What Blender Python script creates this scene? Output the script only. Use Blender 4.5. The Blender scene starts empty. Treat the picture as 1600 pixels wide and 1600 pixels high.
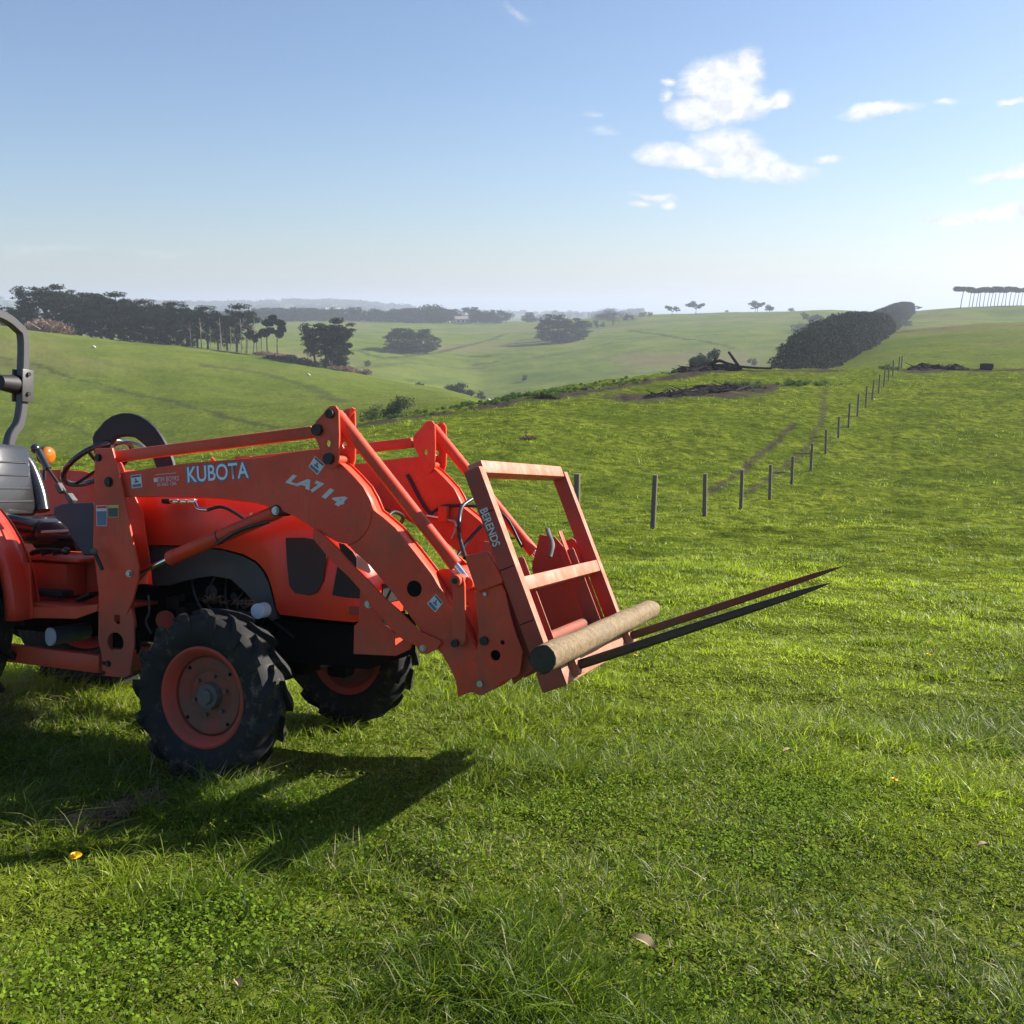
import bpy, bmesh, math
import numpy as np
from mathutils import Vector, Matrix
rad = math.radians
S = bpy.context.scene

# ---------------------------------------------------------------- camera, sky, sun, exposure
PITCH = math.atan(0.2)
CZ = 1.6
cam = bpy.data.cameras.new('camera')
cam.sensor_width = 36.0; cam.lens = 36.0
cam.clip_start = 0.05; cam.clip_end = 40000
camo = bpy.data.objects.new('camera', cam)
S.collection.objects.link(camo)
camo.location = (0, 0, CZ)
camo.rotation_euler = (math.pi/2 - PITCH, 0, 0)
S.camera = camo

SUN_AZ, SUN_EL = 68.0, 30.0          # azimuth measured from +Y towards +X
world = bpy.data.worlds.new('World'); S.world = world
world.use_nodes = True
wn, wl = world.node_tree.nodes, world.node_tree.links
wn.clear()

def sdir(px, py):
    """photograph direction -> (x/y, z/y) of the world direction"""
    v = (py-800)/1600.; cx = (px-800)/1600.
    den = math.cos(PITCH) - v*math.sin(PITCH)
    return cx/den, (-math.sin(PITCH) - v*math.cos(PITCH))/den

def build_world():
    N = wn.new
    out = N('ShaderNodeOutputWorld'); sky = N('ShaderNodeTexSky'); sky.sky_type = 'NISHITA'
    sky.sun_disc = False; sky.sun_elevation = rad(SUN_EL); sky.sun_rotation = rad(SUN_AZ)
    sky.altitude = 100; sky.air_density = 1.0; sky.dust_density = 0.8; sky.ozone_density = 2.6
    bg = N('ShaderNodeBackground'); bg.inputs[1].default_value = 0.075
    tint = N('ShaderNodeMix'); tint.data_type = 'RGBA'; tint.blend_type = 'MULTIPLY'; tint.inputs[0].default_value = 1.0
    wl.new(sky.outputs[0], tint.inputs[6]); tint.inputs[7].default_value = (.805, .825, .90, 1); wl.new(tint.outputs[2], bg.inputs[0])
    tc = N('ShaderNodeTexCoord'); sep = N('ShaderNodeSeparateXYZ'); wl.new(tc.outputs['Generated'], sep.inputs[0])
    def math2(op, a, b=None, clamp=False):
        m = N('ShaderNodeMath'); m.operation = op; m.use_clamp = clamp
        for i, s in enumerate((a, b)):
            if s is None: continue
            if isinstance(s, (int, float)): m.inputs[i].default_value = s
            else: wl.new(s, m.inputs[i])
        return m.outputs[0]
    ysafe = math2('MAXIMUM', sep.outputs['Y'], 0.02)
    u = math2('DIVIDE', sep.outputs['X'], ysafe); w = math2('DIVIDE', sep.outputs['Z'], ysafe)
    cmb = N('ShaderNodeCombineXYZ'); wl.new(u, cmb.inputs[0]); wl.new(w, cmb.inputs[1])
    def noise(vec, scale, detail, rough=0.6, sc=(1, 1, 1)):
        mp = N('ShaderNodeMapping'); mp.inputs['Scale'].default_value = sc; wl.new(vec, mp.inputs[0])
        n = N('ShaderNodeTexNoise'); n.inputs['Scale'].default_value = scale; n.inputs['Detail'].default_value = detail
        n.inputs['Roughness'].default_value = rough; wl.new(mp.outputs[0], n.inputs[0]); return n
    n1 = noise(cmb.outputs[0], 22, 5, 0.6, (1, 1.6, 1))
    sub = N('ShaderNodeVectorMath'); sub.operation = 'SUBTRACT'; wl.new(n1.outputs['Color'], sub.inputs[0]); sub.inputs[1].default_value = (.5, .5, .5)
    scl = N('ShaderNodeVectorMath'); scl.operation = 'SCALE'; wl.new(sub.outputs[0], scl.inputs[0]); scl.inputs['Scale'].default_value = 0.022
    add = N('ShaderNodeVectorMath'); add.operation = 'ADD'; wl.new(cmb.outputs[0], add.inputs[0]); wl.new(scl.outputs[0], add.inputs[1])
    # clouds as soft ellipses in direction space: (px, py, rx, ry, tilt deg, weight)
    EL = [(1118,125,58,38,20,1),(1168,108,26,32,0,1),(1090,178,45,24,-5,1),(1150,172,62,22,12,1),(1140,150,50,40,0,1),(1215,158,28,13,15,1),
          (1135,225,55,24,0,1),(1060,243,62,18,-3,1),(1165,250,65,24,-8,1),(1215,270,58,17,0,1),(1120,265,40,12,-10,.8),(1025,245,30,9,5,.7),
          (1045,125,12,8,0,.5),(1041,152,10,16,0,.55),
          (1375,172,62,11,8,.85),(1472,155,20,6,8,.6),(1295,249,24,8,5,.7),(1345,183,25,9,8,.6),
          (1020,305,40,6,-12,.7),(998,316,22,6,0,.6),(1045,320,16,6,-10,.6),(1582,161,26,7,15,.8),(1570,271,50,9,10,.8),
          (1540,336,95,12,3,.9),(1480,343,50,8,0,.7),(1590,330,60,12,6,.8),(812,22,26,8,-40,.25),(945,204,28,7,0,.22),(925,180,20,6,0,.2),
          (60,392,120,9,3,.13),(250,398,60,8,-5,.13)]
    m = None
    for (px, py, rx, ry, t, wt) in EL:
        a, b = sdir(px, py); a2, _ = sdir(px+100, py); _, b2 = sdir(px, py-100)
        kx, ky = (a2-a)/100., (b2-b)/100.
        mp = N('ShaderNodeMapping'); mp.vector_type = 'TEXTURE'
        mp.inputs['Location'].default_value = (a, b, 0); mp.inputs['Rotation'].default_value = (0, 0, rad(t))
        mp.inputs['Scale'].default_value = (rx*kx*1.25, ry*ky*1.25, 1)
        wl.new(add.outputs[0], mp.inputs[0])
        ln = N('ShaderNodeVectorMath'); ln.operation = 'LENGTH'; wl.new(mp.outputs[0], ln.inputs[0])
        v = math2('SUBTRACT', 1.0, ln.outputs['Value'])
        v = math2('MULTIPLY', v, wt*1.0)
        v = math2('MAXIMUM', v, 0.0)
        if m is None: m = v
        else:
            m = math2('MAXIMUM', m, v)
    n2 = noise(add.outputs[0], 44, 9, 0.68, (1, 2.4, 1))
    nn = math2('MULTIPLY', math2('SUBTRACT', n2.outputs['Fac'], 0.5), 0.75)
    gate = math2('MULTIPLY', m, 6.0, clamp=True)
    s = math2('ADD', m, math2('MULTIPLY', nn, gate))
    s = math2('MULTIPLY', s, 1.95, clamp=True)
    cover = math2('POWER', s, 1.2, clamp=True)
    front = math2('GREATER_THAN', sep.outputs['Y'], 0.05)
    cover = math2('MULTIPLY', math2('MULTIPLY', cover, front), 0.90)
    # soft inner shading of the cloud bodies
    n3 = noise(add.outputs[0], 55, 7, 0.62)
    mr = N('ShaderNodeMapRange'); mr.inputs[1].default_value = .35; mr.inputs[2].default_value = .58; wl.new(n3.outputs['Fac'], mr.inputs[0]); ramp = N('ShaderNodeMix'); ramp.data_type = 'RGBA'; wl.new(mr.outputs[0], ramp.inputs[0])
    ramp.inputs[6].default_value = (0.37, 0.382, 0.41, 1); ramp.inputs[7].default_value = (0.50, 0.497, 0.49, 1)
    cb = N('ShaderNodeBackground'); wl.new(ramp.outputs[2], cb.inputs[0]); cb.inputs[1].default_value = 1.0
    mix = N('ShaderNodeMixShader'); wl.new(cover, mix.inputs[0]); wl.new(bg.outputs[0], mix.inputs[1]); wl.new(cb.outputs[0], mix.inputs[2])
    wl.new(mix.outputs[0], out.inputs[0])
build_world()

sl = bpy.data.lights.new('sun', 'SUN'); sl.energy = 5.0; sl.angle = rad(0.55); sl.color = (1.0, 0.93, 0.82)
so = bpy.data.objects.new('sun', sl); S.collection.objects.link(so)
sd = Vector((math.sin(rad(SUN_AZ))*math.cos(rad(SUN_EL)), math.cos(rad(SUN_AZ))*math.cos(rad(SUN_EL)), math.sin(rad(SUN_EL))))
so.rotation_euler = sd.to_track_quat('Z', 'Y').to_euler()
so.location = (30, 10, 40)

S.view_settings.view_transform = 'Standard'; S.view_settings.look = 'None'
S.view_settings.exposure = 1.17; S.view_settings.gamma = 1.0
S.render.engine = 'CYCLES'
cy = S.cycles
cy.use_denoising = True; cy.max_bounces = 7; cy.diffuse_bounces = 3; cy.glossy_bounces = 3
cy.transmission_bounces = 5; cy.transparent_max_bounces = 8; cy.volume_bounces = 1
cy.sample_clamp_indirect = 4.0

# ---------------------------------------------------------------- helpers
def link(o, parent=None):
    S.collection.objects.link(o)
    if parent is not None: o.parent = parent
    return o
def tag(o, label=None, cat=None, group=None, kind=None):
    if label: o['label'] = label
    if cat: o['category'] = cat
    if group: o['group'] = group
    if kind: o['kind'] = kind
    return o
def empty(name, loc=(0, 0, 0), rz=0):
    o = bpy.data.objects.new(name, None); o.empty_display_size = .2
    o.location = loc; o.rotation_euler = (0, 0, rz); return link(o)
def copy_tree(o, parent=None):
    c = o.copy(); S.collection.objects.link(c); c.parent = parent
    if parent is not None: c.matrix_parent_inverse = o.matrix_parent_inverse.copy()
    for ch in list(o.children): copy_tree(ch, c)
    return c
def finish(name, me, mat, parent=None, smooth=True, ang=38):
    me.name = name
    me.materials.clear()
    for m_ in (mat if isinstance(mat, (list, tuple)) else [mat]): me.materials.append(m_)
    if smooth and len(me.polygons):
        me.polygons.foreach_set('use_smooth', [True]*len(me.polygons))
        if ang is not None: me.set_sharp_from_angle(angle=rad(ang))
    me.update()
    return link(bpy.data.objects.new(name, me), parent)
def from_bm(name, bm, mat, parent=None, smooth=True, ang=38):
    bmesh.ops.recalc_face_normals(bm, faces=bm.faces)
    me = bpy.data.meshes.new(name); bm.to_mesh(me); bm.free()
    return finish(name, me, mat, parent, smooth, ang)
def np_mesh(name, verts, faces_flat, sizes):
    """fast mesh from arrays"""
    me = bpy.data.meshes.new(name)
    verts = np.asarray(verts, dtype=np.float32); faces_flat = np.asarray(faces_flat, dtype=np.int32); sizes = np.asarray(sizes, dtype=np.int32)
    me.vertices.add(len(verts)); me.vertices.foreach_set('co', verts.ravel())
    me.loops.add(len(faces_flat)); me.loops.foreach_set('vertex_index', faces_flat)
    me.polygons.add(len(sizes))
    st = np.zeros(len(sizes), dtype=np.int32); st[1:] = np.cumsum(sizes)[:-1]
    me.polygons.foreach_set('loop_start', st); me.polygons.foreach_set('loop_total', sizes)
    me.update(calc_edges=True)
    return me
def vattr(me, name, vals):
    a = me.attributes.new(name, 'FLOAT', 'POINT'); a.data.foreach_set('value', np.asarray(vals, dtype=np.float32))

def mat_new(name):
    m = bpy.data.materials.new(name); m.use_nodes = True
    nt = m.node_tree; b = nt.nodes['Principled BSDF']; return m, nt, b
def nmix(nt, fac, a, b):
    m = nt.nodes.new('ShaderNodeMix'); m.data_type = 'RGBA'
    for s, i in ((fac, 0), (a, 6), (b, 7)):
        if isinstance(s, (int, float)): m.inputs[i].default_value = s
        elif isinstance(s, tuple): m.inputs[i].default_value = s + ((1,) if len(s) == 3 else ())
        else: nt.links.new(s, m.inputs[i])
    return m.outputs[2]
def nnoise(nt, scale, detail=4, rough=.6, coord='Object', sc=None, dist=0):
    tc = nt.nodes.new('ShaderNodeTexCoord'); n = nt.nodes.new('ShaderNodeTexNoise')
    n.inputs['Scale'].default_value = scale; n.inputs['Detail'].default_value = detail; n.inputs['Roughness'].default_value = rough
    n.inputs['Distortion'].default_value = dist
    v = tc.outputs[coord]
    if sc:
        mp = nt.nodes.new('ShaderNodeMapping'); mp.inputs['Scale'].default_value = sc; nt.links.new(v, mp.inputs[0]); v = mp.outputs[0]
    nt.links.new(v, n.inputs[0]); return n
def nramp(nt, src, lo, hi, a=0., b=1.):
    r = nt.nodes.new('ShaderNodeMapRange'); r.inputs[1].default_value = lo; r.inputs[2].default_value = hi
    r.inputs[3].default_value = a; r.inputs[4].default_value = b; r.interpolation_type = 'SMOOTHSTEP'
    nt.links.new(src, r.inputs[0]); return r.outputs[0]
def nmath(nt, op, a, b):
    m = nt.nodes.new('ShaderNodeMath'); m.operation = op
    for i, s in enumerate((a, b)):
        if isinstance(s, (int, float)): m.inputs[i].default_value = s
        else: nt.links.new(s, m.inputs[i])
    return m.outputs[0]
def nattr(nt, name):
    a = nt.nodes.new('ShaderNodeAttribute'); a.attribute_name = name; return a.outputs['Fac']
def nbump(nt, b, h, strength=.3, dist=.01):
    bp = nt.nodes.new('ShaderNodeBump'); bp.inputs['Strength'].default_value = strength; bp.inputs['Distance'].default_value = dist
    nt.links.new(h, bp.inputs['Height']); nt.links.new(bp.outputs[0], b.inputs['Normal'])

def add_cyl(bm, p0, p1, r0, r1=None, seg=16, caps=True):
    r1 = r0 if r1 is None else r1
    p0, p1 = Vector(p0), Vector(p1); d = (p1-p0); L = d.length
    q = d.to_track_quat('Z', 'Y').to_matrix()
    ra, rb = [], []
    for i in range(seg):
        a = 2*math.pi*i/seg; c = Vector((math.cos(a), math.sin(a), 0))
        ra.append(bm.verts.new(p0 + q @ (c*r0))); rb.append(bm.verts.new(p1 + q @ (c*r1)))
    for i in range(seg):
        j = (i+1) % seg; bm.faces.new((ra[i], ra[j], rb[j], rb[i]))
    if caps: bm.faces.new(ra[::-1]); bm.faces.new(rb)
def add_box(bm, c, size, ax=None, bevel=0.0):
    c = Vector(c); h = [s/2 for s in size]
    ax = ax or (Vector((1, 0, 0)), Vector((0, 1, 0)), Vector((0, 0, 1)))
    vs = []
    for sx in (-1, 1):
        for sy in (-1, 1):
            for sz in (-1, 1):
                vs.append(bm.verts.new(c + ax[0]*sx*h[0] + ax[1]*sy*h[1] + ax[2]*sz*h[2]))
    fs = [bm.faces.new([vs[i] for i in f]) for f in ((0, 1, 3, 2), (4, 6, 7, 5), (0, 4, 5, 1), (2, 3, 7, 6), (0, 2, 6, 4), (1, 5, 7, 3))]
    if bevel:
        es = list({e for f in fs for e in f.edges})
        bmesh.ops.bevel(bm, geom=es, offset=bevel, segments=2, profile=.5, affect='EDGES')
def smooth_path(pts, n=6):
    pts = [Vector(p) for p in pts]; out = []
    P = [pts[0]*2-pts[1]] + pts + [pts[-1]*2-pts[-2]]
    for i in range(1, len(P)-2):
        for k in range(n):
            t = k/n; a, b, c, d = P[i-1:i+3]
            out.append(.5*((2*b)+(c-a)*t+(2*a-5*b+4*c-d)*t*t+(3*b-a-3*c+d)*t**3))
    out.append(pts[-1]); return out
def add_tube(bm, pts, r, seg=8, smooth=True, rr=None):
    pts = smooth_path(pts) if smooth else [Vector(p) for p in pts]
    rings = []; up = Vector((0, 0, 1))
    for i, p in enumerate(pts):
        d = (pts[min(i+1, len(pts)-1)] - pts[max(i-1, 0)]).normalized()
        a = d.cross(up)
        if a.length < .05: a = d.cross(Vector((1, 0, 0)))
        a.normalize(); b = d.cross(a)
        rad_ = r if rr is None else r + (rr-r)*i/(len(pts)-1)
        rings.append([bm.verts.new(p + (a*math.cos(2*math.pi*k/seg) + b*math.sin(2*math.pi*k/seg))*rad_) for k in range(seg)])
    for i in range(len(rings)-1):
        for k in range(seg):
            j = (k+1) % seg; bm.faces.new((rings[i][k], rings[i][j], rings[i+1][j], rings[i+1][k]))
    bm.faces.new(rings[0][::-1]); bm.faces.new(rings[-1])
def add_lathe_y(bm, c, prof, seg=48):
    """prof: list of (y offset, radius) spun round the y axis through c"""
    rings = []
    for (y, r) in prof:
        if r < 1e-5: rings.append([bm.verts.new((c[0], c[1]+y, c[2]))]); continue
        rings.append([bm.verts.new((c[0]+r*math.cos(2*math.pi*k/seg), c[1]+y, c[2]+r*math.sin(2*math.pi*k/seg))) for k in range(seg)])
    for a, b in zip(rings[:-1], rings[1:]):
        for k in range(seg):
            j = (k+1) % seg
            if len(a) == 1 and len(b) == 1: continue
            if len(a) == 1: bm.faces.new((a[0], b[k], b[j]))
            elif len(b) == 1: bm.faces.new((a[k], a[j], b[0]))
            else: bm.faces.new((a[k], a[j], b[j], b[k]))
def plate_mesh(outline, y0, thick, holes=(), bevel=.002):
    """flat plate cut from an (x, z) outline, thickness along y from y0 (outer face) inwards"""
    cu = bpy.data.curves.new('tmp', 'CURVE'); cu.dimensions = '2D'; cu.fill_mode = 'BOTH'
    for pts in [outline] + list(holes):
        sp = cu.splines.new('POLY'); sp.points.add(len(pts)-1)
        for i, p in enumerate(pts): sp.points[i].co = (p[0], p[1], 0, 1)
        sp.use_cyclic_u = True
    t = abs(thick); cu.extrude = max(t/2 - bevel, 1e-4); cu.bevel_depth = bevel; cu.bevel_resolution = 1; cu.offset = -bevel
    o = bpy.data.objects.new('tmp', cu); S.collection.objects.link(o)
    dg = bpy.context.evaluated_depsgraph_get(); dg.update()
    me = bpy.data.meshes.new_from_object(o.evaluated_get(dg))
    bpy.data.objects.remove(o); bpy.data.curves.remove(cu)
    yc = y0 + thick/2
    me.transform(Matrix(((1, 0, 0, 0), (0, 0, -1, yc), (0, 1, 0, 0), (0, 0, 0, 1))))
    return me
def circ(x, z, r, n=20): return [(x+r*math.cos(2*math.pi*i/n), z+r*math.sin(2*math.pi*i/n)) for i in range(n)]
# ---------------------------------------------------------------- ground shape
rng = np.random.default_rng(7)
_lat = {}
def vnoise(x, y, seed=0):
    if seed not in _lat: _lat[seed] = np.random.default_rng(seed+100).random((256, 256))
    L = _lat[seed]; xi = np.floor(x).astype(int); yi = np.floor(y).astype(int)
    fx = x-xi; fy = y-yi; fx = fx*fx*(3-2*fx); fy = fy*fy*(3-2*fy)
    a = L[xi % 256, yi % 256]; b = L[(xi+1) % 256, yi % 256]; c = L[xi % 256, (yi+1) % 256]; d = L[(xi+1) % 256, (yi+1) % 256]
    return (a*(1-fx)+b*fx)*(1-fy) + (c*(1-fx)+d*fx)*fy - .5
def fbm(x, y, seed=0, oct=3):
    s = 0; a = 1
    for k in range(oct):
        s = s + a*vnoise(x*2**k, y*2**k, seed+k); a *= .5
    return s
def zpy(py, Y):
    """height of a ground point seen at photograph row py when it lies Y metres ahead"""
    return CZ - Y*np.tan(PITCH + np.arctan((np.asarray(py, float)-800)/1600.))
def near_z(X, Y): return .215 - .171*Y - .0256*X + .00081*np.clip(Y, 0, 40)**2
KX = np.array([-600, 0, 100, 200, 300, 400, 450, 550, 600, 700, 745, 800, 900, 1000, 1100, 1200, 1290, 1350, 1400, 1500, 1600, 2200.])
def col(xs, vs): return np.interp(KX, xs, vs)
Y1 = col([-600, 0, 400, 600, 800, 1000, 1200, 1400, 2200], [44, 48, 53, 58, 70, 84, 92, 98, 98])
y1 = col([-600, 0, 200, 400, 600, 700, 745, 800, 900, 1000, 1060, 1200, 1400, 2200], [735, 724, 708, 690, 655, 638, 630, 618, 604, 590, 580, 577, 577, 578])
ridge2 = col([-600, 0, 100, 200, 300, 400, 450, 550, 600, 700, 745, 800], [488, 508, 521, 533, 541, 553, 562, 581, 592, 611, 628, 650])
ridge4 = col([1200, 1290, 1310, 1350, 1400, 1500, 1600, 2200], [640, 571, 550, 529, 518, 508, 504, 500])
def knots():
    """for every key column: list of (Y, z)"""
    cols = []
    for i, x in enumerate(KX):
        u = (x-800)/1616.; K = []
        for Y in (9., 15., 22.4): K.append((Y, near_z(u*Y, Y)))
        ya = 800 + 1600*math.tan(math.atan((CZ-K[-1][1])/22.4) - PITCH)
        for s, q in ((.177, .19), (.296, .353), (.415, .56), (.59, .758), (.77, .889), (1., 1.)):
            Y = 22.4 + s*(Y1[i]-22.4); K.append((Y, zpy(ya + (y1[i]-ya)*q, Y)))
        zc = K[-1][1]
        if x <= 745:                       # hollow, then the left hill
            f = min(1., max(0., (745-x)/400.))
            K.append((Y1[i]*1.18, zpy(y1[i]+22, Y1[i]*1.18)))
            Ya = 112.; K.append((Ya, zpy(y1[i]-1, Ya)))
            r2 = ridge2[i]; 
            K.append((165., zpy(y1[i]+(r2-y1[i])*.50, 165.)))
            K.append((215., zpy(y1[i]+(r2-y1[i])*.82, 215.)))
            K.append((262., zpy(r2, 262.)))
            K.append((320., zpy(r2+14, 320.)))
        elif x < 1290:                     # steep drop into the valley
            K.append((Y1[i]*1.15, zpy(y1[i]+12, Y1[i]*1.15)))
            K.append((130., zpy(y1[i]+30, 130.))); K.append((175., zpy(y1[i]+32, 175.)))
            K.append((220., zpy(y1[i]+28, 220.))); K.append((262., zpy(y1[i]+20, 262.))); K.append((320., zpy(y1[i]+8, 320.)))
        else:                              # right hill beyond the crest
            K.append((Y1[i]*1.15, zpy(y1[i]+12, Y1[i]*1.15)))
            r4 = ridge4[i]; b4 = min(y1[i]-2, r4+60)
            K.append((150., zpy(max(b4, y1[i]-2)+ (4 if x < 1400 else 0), 150.))); K.append((195., zpy(r4+(b4-r4)*.5, 195.)))
            K.append((235., zpy(r4+(b4-r4)*.2, 235.))); K.append((285., zpy(r4, 285.))); K.append((345., zpy(r4+13, 345.)))
        lo = np.interp(x, [0, 350, 600, 745, 900, 1000, 1100, 1200, 1290, 1400, 1600], [560, 560, 590, 618, 600, 590, 580, 576, 572, 516, 503])
        r3 = np.interp(x, [-600, 0, 350, 450, 600, 700, 800, 900, 960, 1000, 1100, 1200, 1280, 1330, 1380, 1430, 1500, 1600, 2200],
                       [512, 510, 507, 504, 504, 505, 503, 500, 497, 494, 490, 487, 483, 487, 489, 486, 481, 478, 470])
        D3 = np.interp(x, [0, 800, 1300, 1450, 1600], [950, 950, 800, 680, 640])
        K.append((400., zpy(lo, 400.)) if x < 1350 else (400., zpy(ridge4[i]+8, 400.)))
        K.append((520., zpy(r3+(lo-r3)*.45, 520.)))
        K.append((D3*.82, zpy(r3+(lo-r3)*.13, D3*.82)))
        K.append((D3, zpy(r3, D3)))
        K.append((D3*1.35, zpy(r3+7, D3*1.35)))
        r5 = np.interp(x, [-600, 0, 100, 200, 350, 420, 480, 520, 560, 620, 700, 800, 2200], [464, 468, 472, 476, 480, 477, 472, 471, 477, 483, 489, 491, 491])
        K.append((2200., zpy(r5+.6*(max(r3, r5+4)-r5), 2200.))); K.append((3200., zpy(r5, 3200.))); K.append((4400., zpy(max(r5+6, 490), 4400.))); K.append((9500., zpy(485.5, 9500.)))
        cols.append(K)
    return np.array(cols)           # (ncol, nk, 2)
KN = knots()
def pchip(xk, yk, x):
    h = np.diff(xk); d = np.diff(yk)/h; m = np.zeros(len(xk))
    for i in range(1, len(xk)-1):
        if d[i-1]*d[i] > 0:
            w1 = 2*h[i]+h[i-1]; w2 = h[i]+2*h[i-1]; m[i] = (w1+w2)/(w1/d[i-1]+w2/d[i])
    m[0] = d[0]; m[-1] = d[-1]
    i = np.clip(np.searchsorted(xk, x)-1, 0, len(h)-1); t = (x-xk[i])/h[i]
    return ((2*t**3-3*t**2+1)*yk[i] + (t**3-2*t*t+t)*h[i]*m[i] + (-2*t**3+3*t*t)*yk[i+1] + (t**3-t*t)*h[i]*m[i+1])
def z_col(px, Y):
    kk = np.stack([np.array([np.interp(px, KX, KN[:, k, j]) for k in range(KN.shape[1])]) for j in (0, 1)], 1)
    return pchip(kk[:, 0], kk[:, 1], Y)
NR = 1050
R_ = np.concatenate([[0.25], np.geomspace(.5, 9400, NR-1)])
TH = np.concatenate([np.linspace(-math.pi, -.62, 70)[:-1], np.linspace(-.62, .62, 850), np.linspace(.62, math.pi, 70)[1:]])
LR = np.log(R_)
TR_X = -1.09; TR_Y = 4.78
PPX = {}
# dirt: (polyline in photograph pixels on the near field, half width m, strength)
def px_u(px): return (px-800)/1600.
def gpoint(px, py, ymax=110., n=4000):
    """point of the near field seen at photograph (px, py)"""
    v = (py-800)/1600.; c = (px-800)/1600.
    den = math.cos(PITCH) - v*math.sin(PITCH)
    u = c/den; tz = (-math.sin(PITCH) - v*math.cos(PITCH))/den
    Y = np.linspace(1.2, ymax, n)
    th = math.atan(u)
    zz = np.interp(np.log(Y/math.cos(th)), LR, GZ_col(th))
    h = CZ + tz*Y - zz
    k = np.argmax(h < 0) if (h < 0).any() else len(Y)-1
    return np.array([u*Y[k], Y[k], zz[k]])
def base_column(th):
    thc = max(-.72, min(.72, th)); Yd = R_*math.cos(thc); pxx = 800 + 1616*math.tan(thc)
    zd = z_col(pxx, np.maximum(Yd, 9.))
    X = R_*math.sin(th); Y = R_*math.cos(th)
    zn = near_z(X, Y)
    w = np.clip((R_-9)/9., 0, 1); w = w*w*(3-2*w)
    return zn*(1-w)+zd*w
Z = np.stack([base_column(t) for t in TH])          # (ntheta, nr)
# smooth across columns to lose the key-column kinks
ker = np.hanning(31); ker /= ker.sum()
mid = slice(69, 69+850)
Zp = np.pad(Z[mid], ((15, 15), (0, 0)), mode='edge')
Zs = np.zeros_like(Z[mid])
for k in range(31): Zs += ker[k]*Zp[k:k+850]
fw = np.clip((R_-6)/14., 0, 1)[None, :]; Z[mid] = Z[mid]*(1-fw)+Zs*fw
GX = R_[None, :]*np.sin(TH)[:, None]; GY = R_[None, :]*np.cos(TH)[:, None]
def micro(X, Y):
    r = np.hypot(X, Y)
    f = 1 - .85*np.exp(-(((X-TR_X+.5)/2.2)**2 + ((Y-TR_Y)/1.3)**2))
    z = .095*fbm(X/1.5, Y/1.0, 3) + .034*fbm(X/.42, Y/.3, 9) + .10*fbm(X/5., Y/3.5, 20)*np.clip((r-6)/15, 0, 1)
    tus = np.clip((r-7)/14, 0, 1)*np.clip((130-r)/30, 0, 1)
    z = z + tus*(.20*np.maximum(fbm(X/2.2, Y/1.3, 24)+.05, -.12) + .09*fbm(X/.9, Y/.6, 27))
    z = z + 1.1*fbm(X/45., Y/45., 31)*np.clip((r-110)/120, 0, 1) + 1.8*fbm(X/160., Y/160., 41)*np.clip((r-330)/300, 0, 1)
    z = z + .55*fbm(X/9., Y/9., 51, 4)*np.clip((r-90)/60, 0, 1)*np.clip((700-r)/300, 0, 1)
    return z*f
Z += micro(GX, GY)
def GZ_col(th):
    i = np.searchsorted(TH, th); i = min(max(i, 1), len(TH)-1); t = (th-TH[i-1])/(TH[i]-TH[i-1])
    return Z[i-1]*(1-t)+Z[i]*t
def gz(X, Y):
    X = np.asarray(X, float); Y = np.asarray(Y, float)
    th = np.arctan2(X, Y); lr = np.log(np.hypot(X, Y))
    i = np.clip(np.searchsorted(TH, th), 1, len(TH)-1); j = np.clip(np.searchsorted(LR, lr), 1, NR-1)
    a = (th-TH[i-1])/(TH[i]-TH[i-1]); b = np.clip((lr-LR[j-1])/(LR[j]-LR[j-1]), 0, 1)
    return (Z[i-1, j-1]*(1-b)+Z[i-1, j]*b)*(1-a) + (Z[i, j-1]*(1-b)+Z[i, j]*b)*a
def at(px, Y, dz=0.):
    """ground point under photograph column px, Y metres ahead"""
    X = (px-800)/1616.*Y
    return (X, Y, float(gz(X, Y))+dz)
def pline_dist(X, Y, P):
    d = np.full(X.shape, 1e9)
    for (a, b) in zip(P[:-1], P[1:]):
        ab = b[:2]-a[:2]; L = max(ab@ab, 1e-9)
        t = np.clip(((X-a[0])*ab[0]+(Y-a[1])*ab[1])/L, 0, 1)
        d = np.minimum(d, np.hypot(X-a[0]-t*ab[0], Y-a[1]-t*ab[1]))
    return d
def gl(*pts): return [gpoint(*p) for p in pts]
DIRT = [  # polyline, half width, strength
    (gl((540, 668), (600, 659), (680, 647), (760, 634), (850, 621), (940, 608), (1010, 597), (1070, 586), (1120, 581)), 1.1, 1.0),
    (gl((1060, 583), (1150, 579), (1220, 579), (1310, 579)), 1.2, .9),
    (gl((1425, 579), (1500, 579), (1560, 579), (1640, 580)), 1.3, .95),
    (gl((1010, 622), (1060, 618), (1110, 613), (1175, 605)), 2.3, 1.0),
    (gl((1110, 772), (1150, 742), (1180, 715), (1215, 690), (1240, 662)), .22, .8),
    (gl((1170, 770), (1215, 735), (1260, 700), (1285, 655), (1290, 610)), .20, .6),
    (gl((118, 1292), (150, 1284), (190, 1270), (235, 1250)), .13, 1.0),
    (gl((40, 700), (140, 698), (230, 702)), 1.4, .5),
]
LINES = []   # cattle tracks and worn lines on the far slopes
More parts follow.
